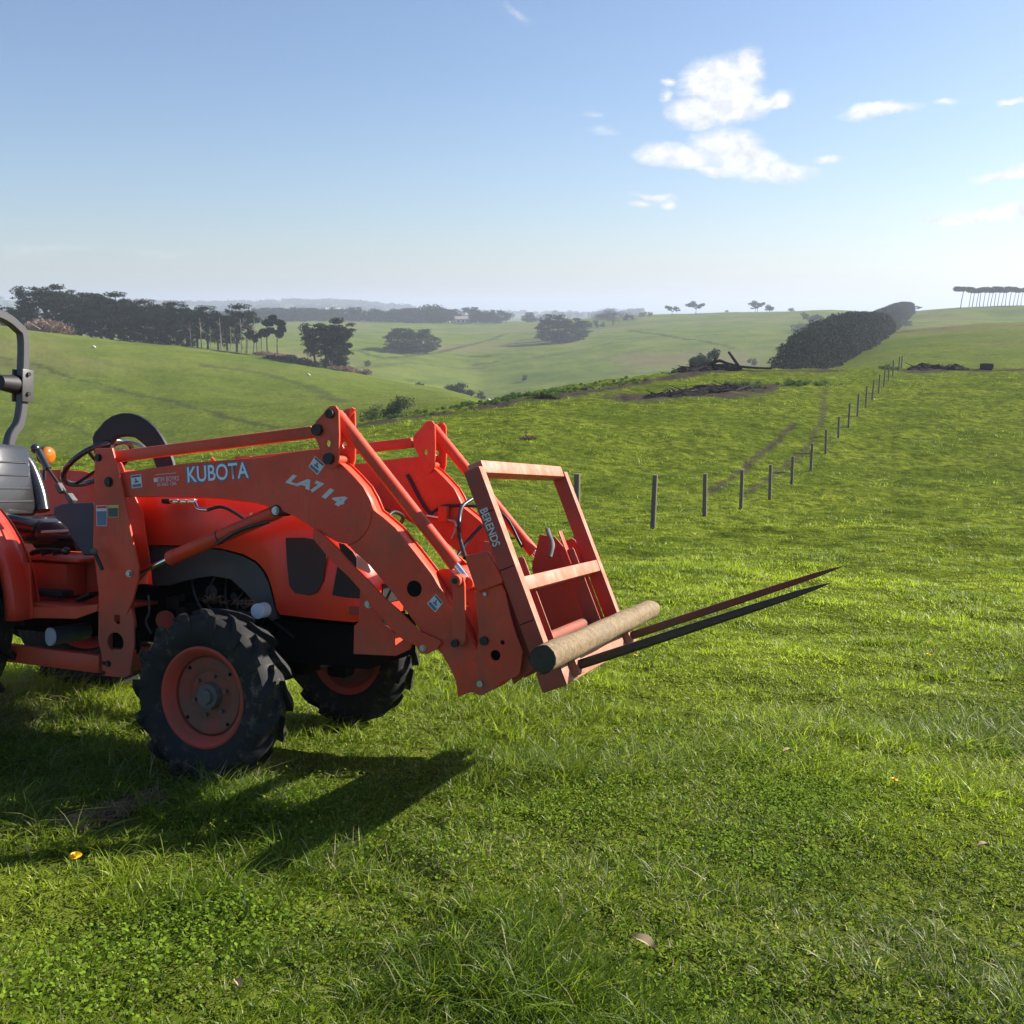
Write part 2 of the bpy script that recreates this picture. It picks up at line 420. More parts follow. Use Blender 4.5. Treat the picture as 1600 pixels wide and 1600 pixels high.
for pts, w, s in (([(0, 558), (60, 570), (110, 590), (170, 604), (240, 622), (300, 638), (370, 655), (430, 668)], .8, .55), ([(0, 566), (90, 590), (200, 618)], .5, .3),
                  ([(330, 572), (420, 585), (470, 600), (510, 618), (540, 628)], 1.6, .45), ([(0, 640), (60, 652), (120, 668), (160, 690)], .5, .3), ([(560, 548), (600, 560), (680, 552), (720, 542), (800, 520)], 2.2, .6),
                  ([(985, 516), (1040, 524), (1100, 533), (1150, 545)], 2.2, .7), ([(715, 555), (760, 556)], 3., .8), ([(740, 570), (775, 566)], 2.2, .6), ([(560, 575), (640, 566), (740, 576), (880, 552), (960, 535)], 2.5, .35), ([(1390, 521), (1480, 512), (1600, 508)], 2., .4)):
    LINES.append(([gpoint(a, b_, 900., 30000) for a, b_ in pts], w, s))
def dirt_amount(X, Y, items=None):
    m = np.zeros(X.shape)
    for P, w, s in (items or DIRT):
        P = [np.asarray(p) for p in P]
        xs = [p[0] for p in P]; ys = [p[1] for p in P]
        box = (X > min(xs)-3*w) & (X < max(xs)+3*w) & (Y > min(ys)-3*w) & (Y < max(ys)+3*w)
        if not box.any(): continue
        d = pline_dist(X[box], Y[box], P)
        sc = 1.0/max(w, .2)
        d = d + w*1.3*fbm(X[box]*sc*.8, Y[box]*sc*.8, 61)
        v = s*np.clip(1.6 - 1.3*d/w, 0, 1)
        m[box] = np.maximum(m[box], v)
    return m
def build_ground():
    nt_, nr_ = Z.shape
    V = np.stack([GX, GY, Z], -1).reshape(-1, 3)
    i, j = np.meshgrid(np.arange(nt_-1), np.arange(nr_-1), indexing='ij')
    a = i*nr_+j; F = np.stack([a, a+nr_, a+nr_+1, a+1], -1).reshape(-1, 4)
    me = np_mesh('ground', V, F.ravel(), np.full(len(F), 4))
    dm = dirt_amount(GX.ravel(), GY.ravel()); vattr(me, 'dirt', dm); vattr(me, 'worn', dirt_amount(GX.ravel(), GY.ravel(), LINES))
    m, nt, b = mat_new('pasture')
    n1 = nnoise(nt, .25, 5, .6); n2 = nnoise(nt, 2.2, 5, .65); n3 = nnoise(nt, .012, 4, .55); n4 = nnoise(nt, .05, 4, .6)
    c1 = nmix(nt, nramp(nt, n1.outputs['Fac'], .35, .68), (.105, .140, .014), (.205, .238, .026))
    c2 = nmix(nt, nramp(nt, n2.outputs['Fac'], .35, .7), (.055, .078, .010), c1)
    # distant paddocks are paler and drier in patches
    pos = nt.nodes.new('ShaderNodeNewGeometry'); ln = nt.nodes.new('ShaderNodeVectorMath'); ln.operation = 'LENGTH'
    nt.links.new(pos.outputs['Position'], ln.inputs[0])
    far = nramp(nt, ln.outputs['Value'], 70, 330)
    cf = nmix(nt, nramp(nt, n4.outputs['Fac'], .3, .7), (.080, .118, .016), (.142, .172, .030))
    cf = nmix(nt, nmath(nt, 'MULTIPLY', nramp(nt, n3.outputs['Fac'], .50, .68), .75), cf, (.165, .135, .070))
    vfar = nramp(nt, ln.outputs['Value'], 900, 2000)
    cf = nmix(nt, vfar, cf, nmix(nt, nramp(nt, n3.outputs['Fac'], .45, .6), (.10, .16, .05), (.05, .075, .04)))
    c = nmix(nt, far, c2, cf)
    nearf = nramp(nt, ln.outputs['Value'], 7, 16); c = nmix(nt, nearf, nmix(nt, n2.outputs['Fac'], (.022, .032, .007), (.14, .175, .022)), c)  # darkened thatch puts shade between the near blades into the colour
    n6 = nnoise(nt, .6, 6, .7, sc=(.35, 1, 1)); c = nmix(nt, nmath(nt, 'MULTIPLY', nramp(nt, n6.outputs['Fac'], .55, .72), .6), c, (.035, .062, .012))  # dark streaks put tussock shading into the colour
    c = nmix(nt, nmath(nt, 'MULTIPLY', nattr(nt, 'worn'), 1.25), c, (.040, .048, .020))
    n5 = nnoise(nt, 5, 5, .7)
    dirtc = nmix(nt, n5.outputs['Fac'], (.035, .028, .022), (.085, .068, .054))
    c = nmix(nt, nattr(nt, 'dirt'), c, dirtc)
    nt.links.new(c, b.inputs['Base Color']); b.inputs['Roughness'].default_value = 1.; b.inputs['Specular IOR Level'].default_value = .0
    nb = nnoise(nt, 9, 4, .7); nb2 = nnoise(nt, .9, 5, .7, sc=(1, 2, 1))
    h = nmath(nt, 'ADD', nb.outputs['Fac'], nmath(nt, 'MULTIPLY', nb2.outputs['Fac'], 3.))
    nbump(nt, b, h, .9, .10)
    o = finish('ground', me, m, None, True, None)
    tag(o, None, None, None, 'structure')
build_ground()

# ---------------------------------------------------------------- haze
def build_haze():
    bm = bmesh.new(); zmin = float(Z.min())-2; top = 75.
    add_box(bm, (0, 0, (zmin+top)/2), (19600, 19600, top-zmin))
    m = bpy.data.materials.new('haze'); m.use_nodes = True; nt = m.node_tree; nt.nodes.clear()
    out = nt.nodes.new('ShaderNodeOutputMaterial'); v = nt.nodes.new('ShaderNodeVolumePrincipled')
    v.inputs['Color'].default_value = (.62, .68, .83, 1); v.inputs['Density'].default_value = 3.7e-4; v.inputs['Anisotropy'].default_value = .2
    nt.links.new(v.outputs[0], out.inputs['Volume'])
    o = from_bm('haze', bm, m, None, False); tag(o, None, None, None, 'stuff')
build_haze()
# ---------------------------------------------------------------- vegetation
def leaf_mat(name, dark, light, tr=.25, rough=.7):
    m = bpy.data.materials.new(name); m.use_nodes = True; nt = m.node_tree; nt.nodes.clear()
    out = nt.nodes.new('ShaderNodeOutputMaterial'); b = nt.nodes.new('ShaderNodeBsdfPrincipled')
    t = nt.nodes.new('ShaderNodeBsdfTranslucent'); mx = nt.nodes.new('ShaderNodeMixShader')
    f = nattr(nt, 'tint'); c = nmix(nt, f, dark, light)
    nt.links.new(c, b.inputs['Base Color']); nt.links.new(c, t.inputs['Color'])
    b.inputs['Roughness'].default_value = rough; b.inputs['Specular IOR Level'].default_value = .04
    mx.inputs[0].default_value = tr; nt.links.new(b.outputs[0], mx.inputs[1]); nt.links.new(t.outputs[0], mx.inputs[2])
    nt.links.new(mx.outputs[0], out.inputs[0]); return m
def bark_mat(name, a, b_):
    m, nt, b = mat_new(name); n = nnoise(nt, 6, 5, .7, sc=(3, 3, .6))
    nt.links.new(nmix(nt, n.outputs['Fac'], a, b_), b.inputs['Base Color']); b.inputs['Roughness'].default_value = .95; b.inputs['Specular IOR Level'].default_value = .05
    nbump(nt, b, n.outputs['Fac'], .6, .05); return m
M_cyp = leaf_mat('cypress_foliage', (.008, .014, .009), (.026, .038, .018), .10)
M_gum = leaf_mat('gum_foliage', (.045, .060, .030), (.10, .115, .055), .3)
M_hedge = leaf_mat('hedge_foliage', (.020, .030, .018), (.032, .044, .024), .06)
M_bush = leaf_mat('bush_foliage', (.035, .055, .020), (.095, .125, .045), .25)
M_brown = leaf_mat('dry_foliage', (.11, .060, .042), (.27, .17, .12), .2)
M_weed = leaf_mat('weed_foliage', (.045, .085, .022), (.12, .19, .045), .35)
M_bark = bark_mat('grey_bark', (.035, .028, .024), (.10, .082, .068))
M_dead = bark_mat('bleached_bark', (.20, .16, .13), (.42, .35, .29))
M_char = bark_mat('charred_wood', (.008, .008, .009), (.035, .031, .030))

def leaves(r, blobs, n, size, flat=.0, stretch=1.6):
    """triangles scattered through ellipsoid clumps (x, y, z, rx, ry, rz)"""
    B = np.array(blobs, float); w = (B[:, 3]*B[:, 4]*B[:, 5])**.6; w /= w.sum()
    k = r.choice(len(B), n, p=w); d = r.normal(size=(n, 3)); d /= np.linalg.norm(d, axis=1)[:, None]
    rr = r.random(n)**.45; c = B[k, :3] + d*B[k, 3:]*rr[:, None]
    a = r.normal(size=(n, 3)); a[:, 2] *= 1-flat; a /= np.linalg.norm(a, axis=1)[:, None]
    b = np.cross(a, r.normal(size=(n, 3))); b[:, 2] *= 1-flat; b /= np.maximum(np.linalg.norm(b, axis=1)[:, None], 1e-6)
    s = size*(.6+.8*r.random(n))[:, None]
    P = np.stack([c-a*s*.5*stretch, c+a*s*.5*stretch+b*s*.25, c+b*s*.75], 1)
    clump = r.random(len(B))
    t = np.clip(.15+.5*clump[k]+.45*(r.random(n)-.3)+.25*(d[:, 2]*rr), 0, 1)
    return P.reshape(-1, 3), np.repeat(t, 3)
def leaf_obj(name, P, t, mat, parent=None):
    n = len(P)//3
    me = np_mesh(name, P, np.arange(n*3), np.full(n, 3)); vattr(me, 'tint', t)
    return finish(name, me, mat, parent, False)

def tree(kind, seed, H, wide=1., mat=None, nleaf=4200):
    """one tree of height H: Empty > trunk (> limb pieces inside one mesh), crown"""
    r = np.random.default_rng(seed); bm = bmesh.new(); blobs = []; W = wide
    def limb(p0, p1, r0, r1, sag=.0):
        mid_ = (Vector(p0)+Vector(p1))/2 + Vector((r.normal()*.02*H, r.normal()*.02*H, sag*H))
        add_tube(bm, [p0, mid_, p1], r0, 6, True, r1)
    if kind == 'cypress':           # flat layered plates on leaning forks
        fork = .28+.15*r.random(); lean = (r.normal()*.04*H, r.normal()*.04*H)
        add_tube(bm, [(0, 0, -.05*H), (0, 0, .1*H), (lean[0]*.5, lean[1]*.5, fork*H)], .030*H, 7, True, .022*H)
        nl = 6
        for i in range(nl):
            a = 2*math.pi*i/nl + r.normal()*.3; rad_ = (.10+.16*r.random())*H*W; zt = H*(.60+.36*r.random())
            tip = (lean[0]+math.cos(a)*rad_, lean[1]+math.sin(a)*rad_, zt)
            limb((lean[0]*.5, lean[1]*.5, fork*H), tip, .017*H, .006*H, .03)
            for k in range(3):
                blobs.append((tip[0]+r.normal()*.06*H*W, tip[1]+r.normal()*.06*H*W, min(zt+r.normal()*.05*H, .95*H), (.10+.09*r.random())*H*W, (.10+.09*r.random())*H*W, (.030+.045*r.random())*H))
        for k in range(26):
            a = r.random()*6.28; q = (.03+.22*r.random())*H*W
            blobs.append((lean[0]+math.cos(a)*q, lean[1]+math.sin(a)*q, H*(.26+.60*r.random()), .10*H*W, .10*H*W, .050*H))
    elif kind == 'skirted':          # cypress with foliage nearly to the ground
        add_tube(bm, [(0, 0, -.05*H), (0, 0, .5*H)], .035*H, 7, False, .015*H)
        for k in range(44):
            z = H*(.07+.85*r.random()); q = H*W*.26*(1-.45*abs(z/H-.45))*math.sqrt(r.random()); a = r.random()*6.28
            blobs.append((math.cos(a)*q, math.sin(a)*q, z, .12*H*W, .12*H*W, .055*H))
    elif kind == 'dome':
        add_tube(bm, [(0, 0, -.06*H), (0, 0, .12*H), (0, 0, .5*H)], .05*H, 7, False, .02*H)
        for k in range(60):
            a = r.random()*6.28; e = math.asin(r.random()**.8); q = .34*H*W*(.35+.65*r.random()**.5)
            blobs.append((math.cos(a)*math.cos(e)*q*1.05, math.sin(a)*math.cos(e)*q*1.05, H*(.16+.66*math.sin(e)*(.5+.5*r.random())), .15*H*W, .15*H*W, .11*H))
    elif kind == 'round':
        add_tube(bm, [(0, 0, -.06*H), (0, 0, .45*H)], .04*H, 6, False, .018*H)
        for k in range(14):
            a = r.random()*6.28; q = .25*H*W*math.sqrt(r.random())
            blobs.append((math.cos(a)*q, math.sin(a)*q, H*(.22+.58*r.random()), .17*H*W, .17*H*W, .14*H))
    elif kind == 'gum':
        add_tube(bm, [(0, 0, -.05*H), (r.normal()*.03*H, 0, .25*H), (r.normal()*.06*H, 0, .45*H)], .026*H, 6, True, .016*H)
        for i in range(9):
            a = r.random()*6.28; q = (.18+.28*r.random())*H*W; zt = H*(.50+.38*r.random())
            tip = (math.cos(a)*q, math.sin(a)*q, zt); limb((0, 0, .38*H), tip, .013*H, .004*H, .04)
            blobs.append(tip+(.11*H*W, .11*H*W, .115*H)); blobs.append((tip[0]*.6, tip[1]*.6, tip[2]*.95, .10*H*W, .10*H*W, .07*H))
    elif kind == 'pine_row':         # bare leaning trunk, wind-flattened top
        x1 = .10*H+r.normal()*.03*H
        add_tube(bm, [(0, 0, -.05*H), (x1*.4, 0, .4*H), (x1, 0, .78*H)], .020*H, 6, True, .013*H)
        for i in range(5):
            a = r.random()*6.28; tip = (x1+math.cos(a)*.15*H, math.sin(a)*.15*H, H*(.84+.08*r.random()))
            limb((x1, 0, .74*H), tip, .009*H, .004*H)
            for k in range(3): blobs.append((tip[0]+r.normal()*.09*H*W, tip[1]+r.normal()*.09*H*W, min(tip[2]+.02*H*r.normal(), .94*H), .13*H*W, .13*H*W, .06*H))
    elif kind == 'dead':
        add_tube(bm, [(0, 0, -.05*H), (r.normal()*.02*H, 0, .5*H), (r.normal()*.05*H, 0, H)], .022*H, 6, True, .006*H)
        for i in range(7):
            a = r.random()*6.28; z0 = H*(.35+.5*r.random()); L = H*(.08+.14*r.random())
            limb((0, 0, z0), (math.cos(a)*L, math.sin(a)*L, z0+L*.7), .007*H, .002*H)
    elif kind == 'snag':             # spindly pine, a few clumps on stubs
        x1 = r.normal()*.05*H
        add_tube(bm, [(0, 0, -.05*H), (x1*.4, 0, .5*H), (x1, 0, .95*H)], .016*H, 6, True, .007*H)
        for i in range(6):
            a = r.random()*6.28; z0 = H*(.45+.45*r.random()); L = H*(.07+.1*r.random())
            tip = (x1*.8+math.cos(a)*L, math.sin(a)*L, z0+.03*H); limb((x1*.7, 0, z0), tip, .006*H, .003*H)
            blobs.append((tip[0], tip[1], tip[2], .085*H, .085*H, .05*H))
    elif kind == 'bush':
        add_tube(bm, [(0, 0, -.05*H), (0, 0, .4*H)], .04*H, 5, False, .02*H)
        for k in range(12):
            a = r.random()*6.28; q = .42*H*W*math.sqrt(r.random())
            blobs.append((math.cos(a)*q, math.sin(a)*q, H*(.18+.55*r.random()), .22*H*W, .22*H*W, .2*H))
    root = empty(kind if kind != 'dome' else 'tree')
    from_bm('trunk', bm, M_dead if kind == 'dead' else M_bark, root)
    if blobs:
        P, t = leaves(r, blobs, nleaf, H*(2.1 if nleaf > 3000 else 2.5)/math.sqrt(nleaf), .35 if kind in ('cypress', 'pine_row') else 0)
        leaf_obj('crown', P, t, mat or M_cyp, root)
    return root
BANK = {}
NAMES = dict(cypress='cypress_tree', skirted='cypress_tree', dome='domed_tree', round='round_tree', gum='gum_tree', pine_row='pine_tree', dead='dead_tree', snag='thin_pine', bush='bush')
def plant(kind, var, x, Y, H, label, cat='tree', group=None, wide=1., mat=None, nleaf=4200, rz=None, sink=.0, name=None):
    key = (kind, var, wide, mat.name if mat else '', nleaf)
    if key not in BANK:
        o = tree(kind, 1000+var*17+hash_(kind), 10., wide, mat, nleaf); o.name = name or NAMES[kind]; BANK[key] = o
    else:
        o = copy_tree(BANK[key]); o.name = name or NAMES[kind]
        for k in ('label', 'category', 'group'):
            if k in o: del o[k]
    X, Y_, z = at(x, Y); o.location = (X, Y_, z-sink); s = H/10.; o.scale = (s, s, s)
    o.rotation_euler = (0, 0, rz if rz is not None else (var*1.7+x*.13) % 6.28)
    return tag(o, label, cat, group)
def hash_(s): return sum(ord(c)*(i+3) for i, c in enumerate(s)) % 900
def Hpx(px, Y): return px*Y/1600./.99

ORD = 'first second third fourth fifth sixth seventh eighth ninth tenth eleventh twelfth thirteenth fourteenth fifteenth sixteenth seventeenth eighteenth nineteenth twentieth twenty-first twenty-second twenty-third twenty-fourth twenty-fifth twenty-sixth twenty-seventh twenty-eighth'.split()
# left belt of dark cypresses on the ridge of the left hill
belt = [(-95,470,0),(-60,468,1),(-25,476,2),(8,480,1),(32,482,0),
        (58,450,0),(74,453,1),(92,455,2),(112,459,0),(128,465,1),(146,460,2),(162,461,0),(178,464,1),(196,470,2),(212,475,0),(228,476,1),
        (246,477,2),(262,474,0),(278,478,1),(294,479,2),(310,483,0),(326,485,1),(342,488,2),(356,492,0),(371,483,1)]
tops = dict([(58, 'tallest dark cypress of the left belt, flat topped, with a bare reddish trunk'), (371, 'last dark cypress at the right end of the left belt, standing above its neighbours')])
for i, (x, top, v) in enumerate(belt):
    Yb = 272 + 9*(i % 3); bs = np.interp(x, [-600, 0, 100, 200, 300, 400], [488, 508, 521, 533, 541, 553])+4
    lab = tops.get(x, ORD[i]+' tall flat topped cypress from the left in the belt on the left ridge')
    plant('cypress', v, x, Yb, Hpx(bs-top, Yb)*1.02, lab, 'tree', None if x in tops else 'dark cypresses in the belt on the left ridge', wide=1.15)
for i, x in enumerate(range(-80, 300, 15)):   # lower, fuller trees filling the belt
    if 60 < x < 100: continue
    Yb = 267+9*(i % 2); bs = np.interp(x, [-600, 0, 100, 200, 300, 400], [488, 508, 521, 533, 541, 553])+4
    plant('skirted', i % 3, x, Yb, Hpx(bs-(487 if x < 130 else 478+.075*x)-6*math.sin(x*.9), Yb), ORD[i]+' lower bushy cypress from the left at the back of the left ridge belt', 'tree', 'bushy cypresses behind the belt on the left ridge', wide=1.1)
for i, x in enumerate([300, 316, 331, 347, 362, 379, 388, 397, 409]):
    Yb = 266; bs = 545+(x-300)*.09
    plant('dead', i % 3, x, Yb, Hpx(bs-(500 if i % 2 else 512), Yb), ORD[i]+' bare bleached trunk from the left at the thinning end of the left belt', 'dead tree', 'bare trunks at the end of the left belt', name='dead_tree')
for i, (x, t_) in enumerate([(385, 512), (402, 517), (418, 495), (433, 497)]):
    plant('snag', i % 3, x, 266, Hpx(557-t_, 266), ['spindly pine beside the bare trunks, low clumps of needles', 'short spindly pine with its needles in two clumps left of the tall thin pair',
          'left one of two tall thin pines alone on the ridge', 'right one of two tall thin pines alone on the ridge, leaning outwards'][i], 'tree', nleaf=1400, rz=[.4, 1.2, 2., 0.][i])
for i, (x, t_, v, k) in enumerate([(492, 503, 0, 'cypress'), (508, 497, 1, 'cypress'), (524, 499, 2, 'cypress'), (517, 525, 1, 'skirted'), (535, 535, 0, 'skirted'), (540, 512, 2, 'snag')]):
    bs = 568+(x-490)*.25
    plant(k, v, x, 258, Hpx(bs-t_, 258), ['leftmost tall cypress of the isolated clump at the end of the ridge', 'middle and tallest cypress of the isolated clump at the end of the ridge', 'right hand tall cypress of the isolated clump at the end of the ridge',
          'low bushy cypress at the foot of the isolated clump', 'smallest bushy cypress on the right foot of the isolated clump', 'half bare thin pine on the right edge of the isolated clump'][i], 'tree', wide=1. if k != 'skirted' else 1.2)
# piles of cut branches
def brush(name, x0, x1, Y, h, n, mat, label, seed, group=None):
    r = np.random.default_rng(seed); root = empty(name); xs = np.linspace(x0, x1, n)
    c = at((x0+x1)/2, Y); root.location = c; blobs = []; bm = bmesh.new()
    for x in xs:
        p = at(x+r.normal()*2, Y+r.normal()*2.5); hh = h*(.4+.7*r.random())
        blobs.append((p[0]-c[0], p[1]-c[1], p[2]-c[2]+hh*.3, h*.9, h*.9, hh*.55))
        for k in range(4):
            a = r.random()*6.28; L = h*(.7+.9*r.random()); q = Vector((p[0]-c[0]+r.normal()*.4, p[1]-c[1]+r.normal()*.4, p[2]-c[2]))
            add_tube(bm, [q, q+Vector((math.cos(a)*L, math.sin(a)*L, L*(.15+.6*r.random())))], .05*h+.02, 5, False, .02)
    P, t = leaves(r, blobs, 260*n, .16*h, 0, 2.2)
    leaf_obj('twigs', P, t, mat, root); from_bm('branches', bm, M_dead if mat is M_brown else M_char, root)
    tag(root, label, 'brush pile', group)
brush('brush_pile', 62, 108, 262, 3.6, 9, M_brown, 'reddish brown pile of cut branches under the tallest cypress at the left', 5)
brush('brush_pile', 400, 450, 262, 1.6, 7, M_brown, 'low pale pile of cut wood beneath the two thin pines', 6)
brush('brush_pile', 425, 495, 257, 2.0, 10, M_hedge, 'dark heap of cut cypress branches left of the isolated clump', 8)
brush('brush_pile', 520, 570, 254, 1.7, 8, M_brown, 'brown scrubby debris trailing down the slope right of the isolated clump', 9)

# clumps on the middle hills
def clump(items, label, group, mat=None, nleaf=1300):
    for i, (k, x, Y, base, top, wd) in enumerate(items):
        plant(k, i % 3, x, Y, Hpx(base-top, Y), label, 'tree', group, wide=wd, mat=mat, nleaf=nleaf, sink=.3)
def mid_base(x, Y):
    X, Y_, z = at(x, Y); return 800+1600*math.tan(math.atan((CZ-z)/Y)-PITCH)
def Yof(x, yb, Ya=330, Yb=900):
    for Y in np.arange(Yb, Ya, -4):
        if mid_base(x, Y) >= yb: return float(Y)
    return float(Ya)
def clump_auto(xs, Y, tops_, label, group, kind='skirted', wd=1.6):
    for i, (x, t_) in enumerate(zip(xs, tops_)):
        if isinstance(Y, str): Y = [Yof(a, float(q)) for a, q in zip(xs, Y.split())]
        Yi = Y[i] if isinstance(Y, (list, tuple)) else Y+8*((i*7) % 5)
        b_ = mid_base(x, Yi); plant(kind, i % 3, x, Yi, Hpx(max(b_-t_, 5), Yi), ORD[i]+' '+label, 'tree', group, wide=wd, nleaf=3400, sink=.3)
clump_auto([612, 622, 633, 644, 655, 664, 674, 683], '545 548 551 552 552 550 546 543', [516, 511, 512, 513, 518, 513, 520, 527], 'dark cypress from the left in the square clump alone on the middle slope', 'cypresses in the square clump on the middle slope')
clump_auto([846, 856, 864, 873, 883, 893, 903, 911], '528 532 535 536 536 534 531 527', [504, 498, 490, 496, 499, 496, 497, 500], 'dark cypress from the left in the dense clump left of the big domed tree', 'cypresses in the dense clump left of the domed tree', wd=1.6)
YD = Yof(957, 507); b_ = mid_base(957, YD); plant('dome', 0, 957, YD, Hpx(b_-477, YD), 'big dark domed tree standing out on the skyline right of centre', 'tree', wide=3.1, nleaf=12000)
clump_auto([922, 931, 940, 978, 986], '512 512 511 502 500', [502, 499, 501, 489, 491], 'small hazy tree from the left crowding the foot of the big domed tree', 'small trees around the domed tree', 'round', 1.2)
# tree line across the middle distance
r_ = np.random.default_rng(21)
xs = list(np.arange(352, 690, 5.6)) + [693, 700, 706, 738, 744, 750, 757, 763, 770, 777, 790, 822, 828, 834, 840]
for i, x in enumerate(xs):
    Y = 930+40*r_.random(); b_ = mid_base(x, Y)
    t_ = np.interp(x, [352, 400, 500, 600, 640, 670, 700, 740, 780, 840], [489, 480, 481, 483, 481, 479, 479, 483, 486, 490]) + r_.normal()*2.4
    plant(['round', 'skirted', 'round'][i % 3], int(r_.integers(3)), x+r_.normal()*2, Y, max(Hpx(b_-t_, Y), 5.), 'hazy blue green tree in the long tree line across the middle distance', 'tree', 'trees in the middle distance tree line', wide=1.9, nleaf=900, sink=.4)
for i, (x, w_) in enumerate([(677, 1), (690, 1), (745, 1), (770, 1)]):
    Y = 900; b_ = mid_base(x, Y); plant('dome', 0, x, Y, Hpx(b_-483, Y), 'broad dark tree bulging above the middle distance tree line near the farmhouse', 'tree', 'broad trees near the farmhouse', wide=1.55, nleaf=9000, sink=.5)
# far hazy hills: many small trees on their skyline
for i in range(120):
    x = r_.uniform(-40, 930) if i < 95 else r_.uniform(930, 1010)
    Y = [3150, 2500, 2100][i % 3]+r_.uniform(-60, 60); b_ = mid_base(x, Y)
    plant(['round', 'dome', 'skirted'][i % 3], int(r_.integers(2)) if i % 3 != 1 else 0, x, Y, r_.uniform(10, 20), 'faint blue tree on the farthest hazy hills', 'tree', 'faint trees on the far hills', wide=[1.8, 2.2, 1.8][i % 3], nleaf=600, sink=1)
# woods that clothe the farthest hills, too many trees to count
def far_wood():
    r = np.random.default_rng(77); blobs = []
    for (x0, x1, Ya, Yb, n, hh) in ((-60, 640, 3000, 3230, 420, 16), (-60, 120, 2100, 2700, 60, 12), (180, 620, 2300, 2800, 300, 11), (380, 700, 1500, 1750, 150, 9), (640, 1000, 3050, 3300, 130, 11), (640, 960, 2000, 2400, 110, 9)):
        for i in range(n):
            x = r.uniform(x0, x1); Y = r.uniform(Ya, Yb)
            if fbm(np.array([x/60.]), np.array([Y/300.]), 88)[0] < -.22: continue
            p = at(x, Y); h = hh*r.uniform(.5, 1.15); w = h*r.uniform(.6, 1.3)
            blobs.append((p[0], p[1], p[2]+h*.45, w, w, h*.55))
    P, t = leaves(r, blobs, 60*len(blobs), 4.5, 0, 1.5)
    o = leaf_obj('far_wood', P, t, M_cyp); tag(o, None, None, None, 'stuff')
far_wood()
# skyline trees on the central and right ridge
sky = [('gum', 1048, 860, 478, 'small open gum tree left of the round gum on the skyline'), ('gum', 1085, 850, 471, 'rounded open gum tree alone on the central skyline'),
       ('bush', 1132, 850, 484, 'tiny bush on the central skyline'), ('gum', 1177, 830, 477, 'left gum of the pair on the central skyline'), ('gum', 1180, 830, 470, 'taller thin gum of the pair on the central skyline'),
       ('round', 1199, 830, 474, 'dense rounded tree right of the gum pair on the skyline'), ('bush', 1232, 820, 480, 'tiny bush right of the rounded skyline tree'),
       ('bush', 1014, 860, 487, 'low bush right of the big domed tree'), ('bush', 1003, 860, 486, 'dark low bush nearest the big domed tree'),
       ('gum', 1427, 640, 478, 'small tree on the skyline right of the tall hedge end'), ('gum', 1262, 560, 489, 'hazy gum tree on the slope left of the hedge'),
       ('bush', 1246, 540, 503, 'hazy shrub below the gum on the slope left of the hedge'), ('bush', 1175, 420, 557, 'low hazy shrub beyond the burnt heap'),
       ('gum', 1100, 175, 546, 'grey drooping tree just behind the burnt log heap'), ('bush', 1412, 470, 498, 'small flat bush below the upper hedge on the right hill')]
for i, (k, x, Y, t_, lab) in enumerate(sky):
    b_ = mid_base(x, Y)
    plant(k, i % 3, x, Y, max(Hpx(b_-t_, Y), 1.6), lab, 'bush' if k == 'bush' else 'tree', wide=(.75 if Y < 200 else 1.7) if k == 'gum' else (1. if x == 1175 else 1.6), mat=M_gum if k != 'round' else None, nleaf=1500)
# row of wind-flattened pines on the right skyline
for i, x in enumerate([1494, 1507, 1512, 1518, 1523, 1529, 1535, 1540, 1546, 1551, 1557, 1563, 1569, 1575, 1581, 1587, 1593, 1599, 1605, 1612, 1619, 1626, 1633]):
    Y = 615+3*(i % 2); b_ = mid_base(x, Y)
    lab = 'first pine of the skyline row, standing slightly apart at its left end' if i == 0 else ORD[i]+' bare stemmed flat topped pine from the left in the right skyline row'
    plant('pine_row', i % 3, x, Y, Hpx(b_-452+(3 if i % 4 == 0 else 0), Y), lab, 'tree', None if i == 0 else 'pines in the row on the right skyline', wide=1.25, nleaf=3000, rz=.3*((i*5) % 7-3))
# bushes near by
plant('bush', 0, 597, 86, Hpx(mid_base(597, 86)-623, 86), 'dark green bush, lower one of the pair behind the tractor loader', 'bush', wide=1.3, mat=M_bush, nleaf=3200)
plant('bush', 1, 619, 86, Hpx(mid_base(619, 86)-613, 86), 'dark green bush, taller one of the pair behind the tractor loader', 'bush', wide=1.0, mat=M_bush, nleaf=3200)
for i, (x, t_) in enumerate([(703, 597), (715, 596), (727, 602), (740, 606)]):
    b_ = mid_base(x, 285); plant('bush', i % 3, x, 285, max(Hpx(b_-t_, 285), 1.8), ['leftmost of the four gully bushes', 'tallest of the four gully bushes', 'third gully bush from the left', 'rightmost of the four gully bushes, lowest'][i], 'bush', wide=1.3, mat=M_hedge, nleaf=1500)
plant('gum', 1, 655, 300, 3.4, 'sparse little tree on the hill edge left of the gully bushes', 'tree', mat=M_gum, nleaf=700)
plant('bush', 2, 575, 440, 3.2, 'small bush below the shadow of the square clump', 'bush', mat=M_bush, nleaf=1500)
plant('bush', 1, 820, 430, 2.8, 'lone small bush on the middle slope', 'bush', mat=M_bush, nleaf=1500)

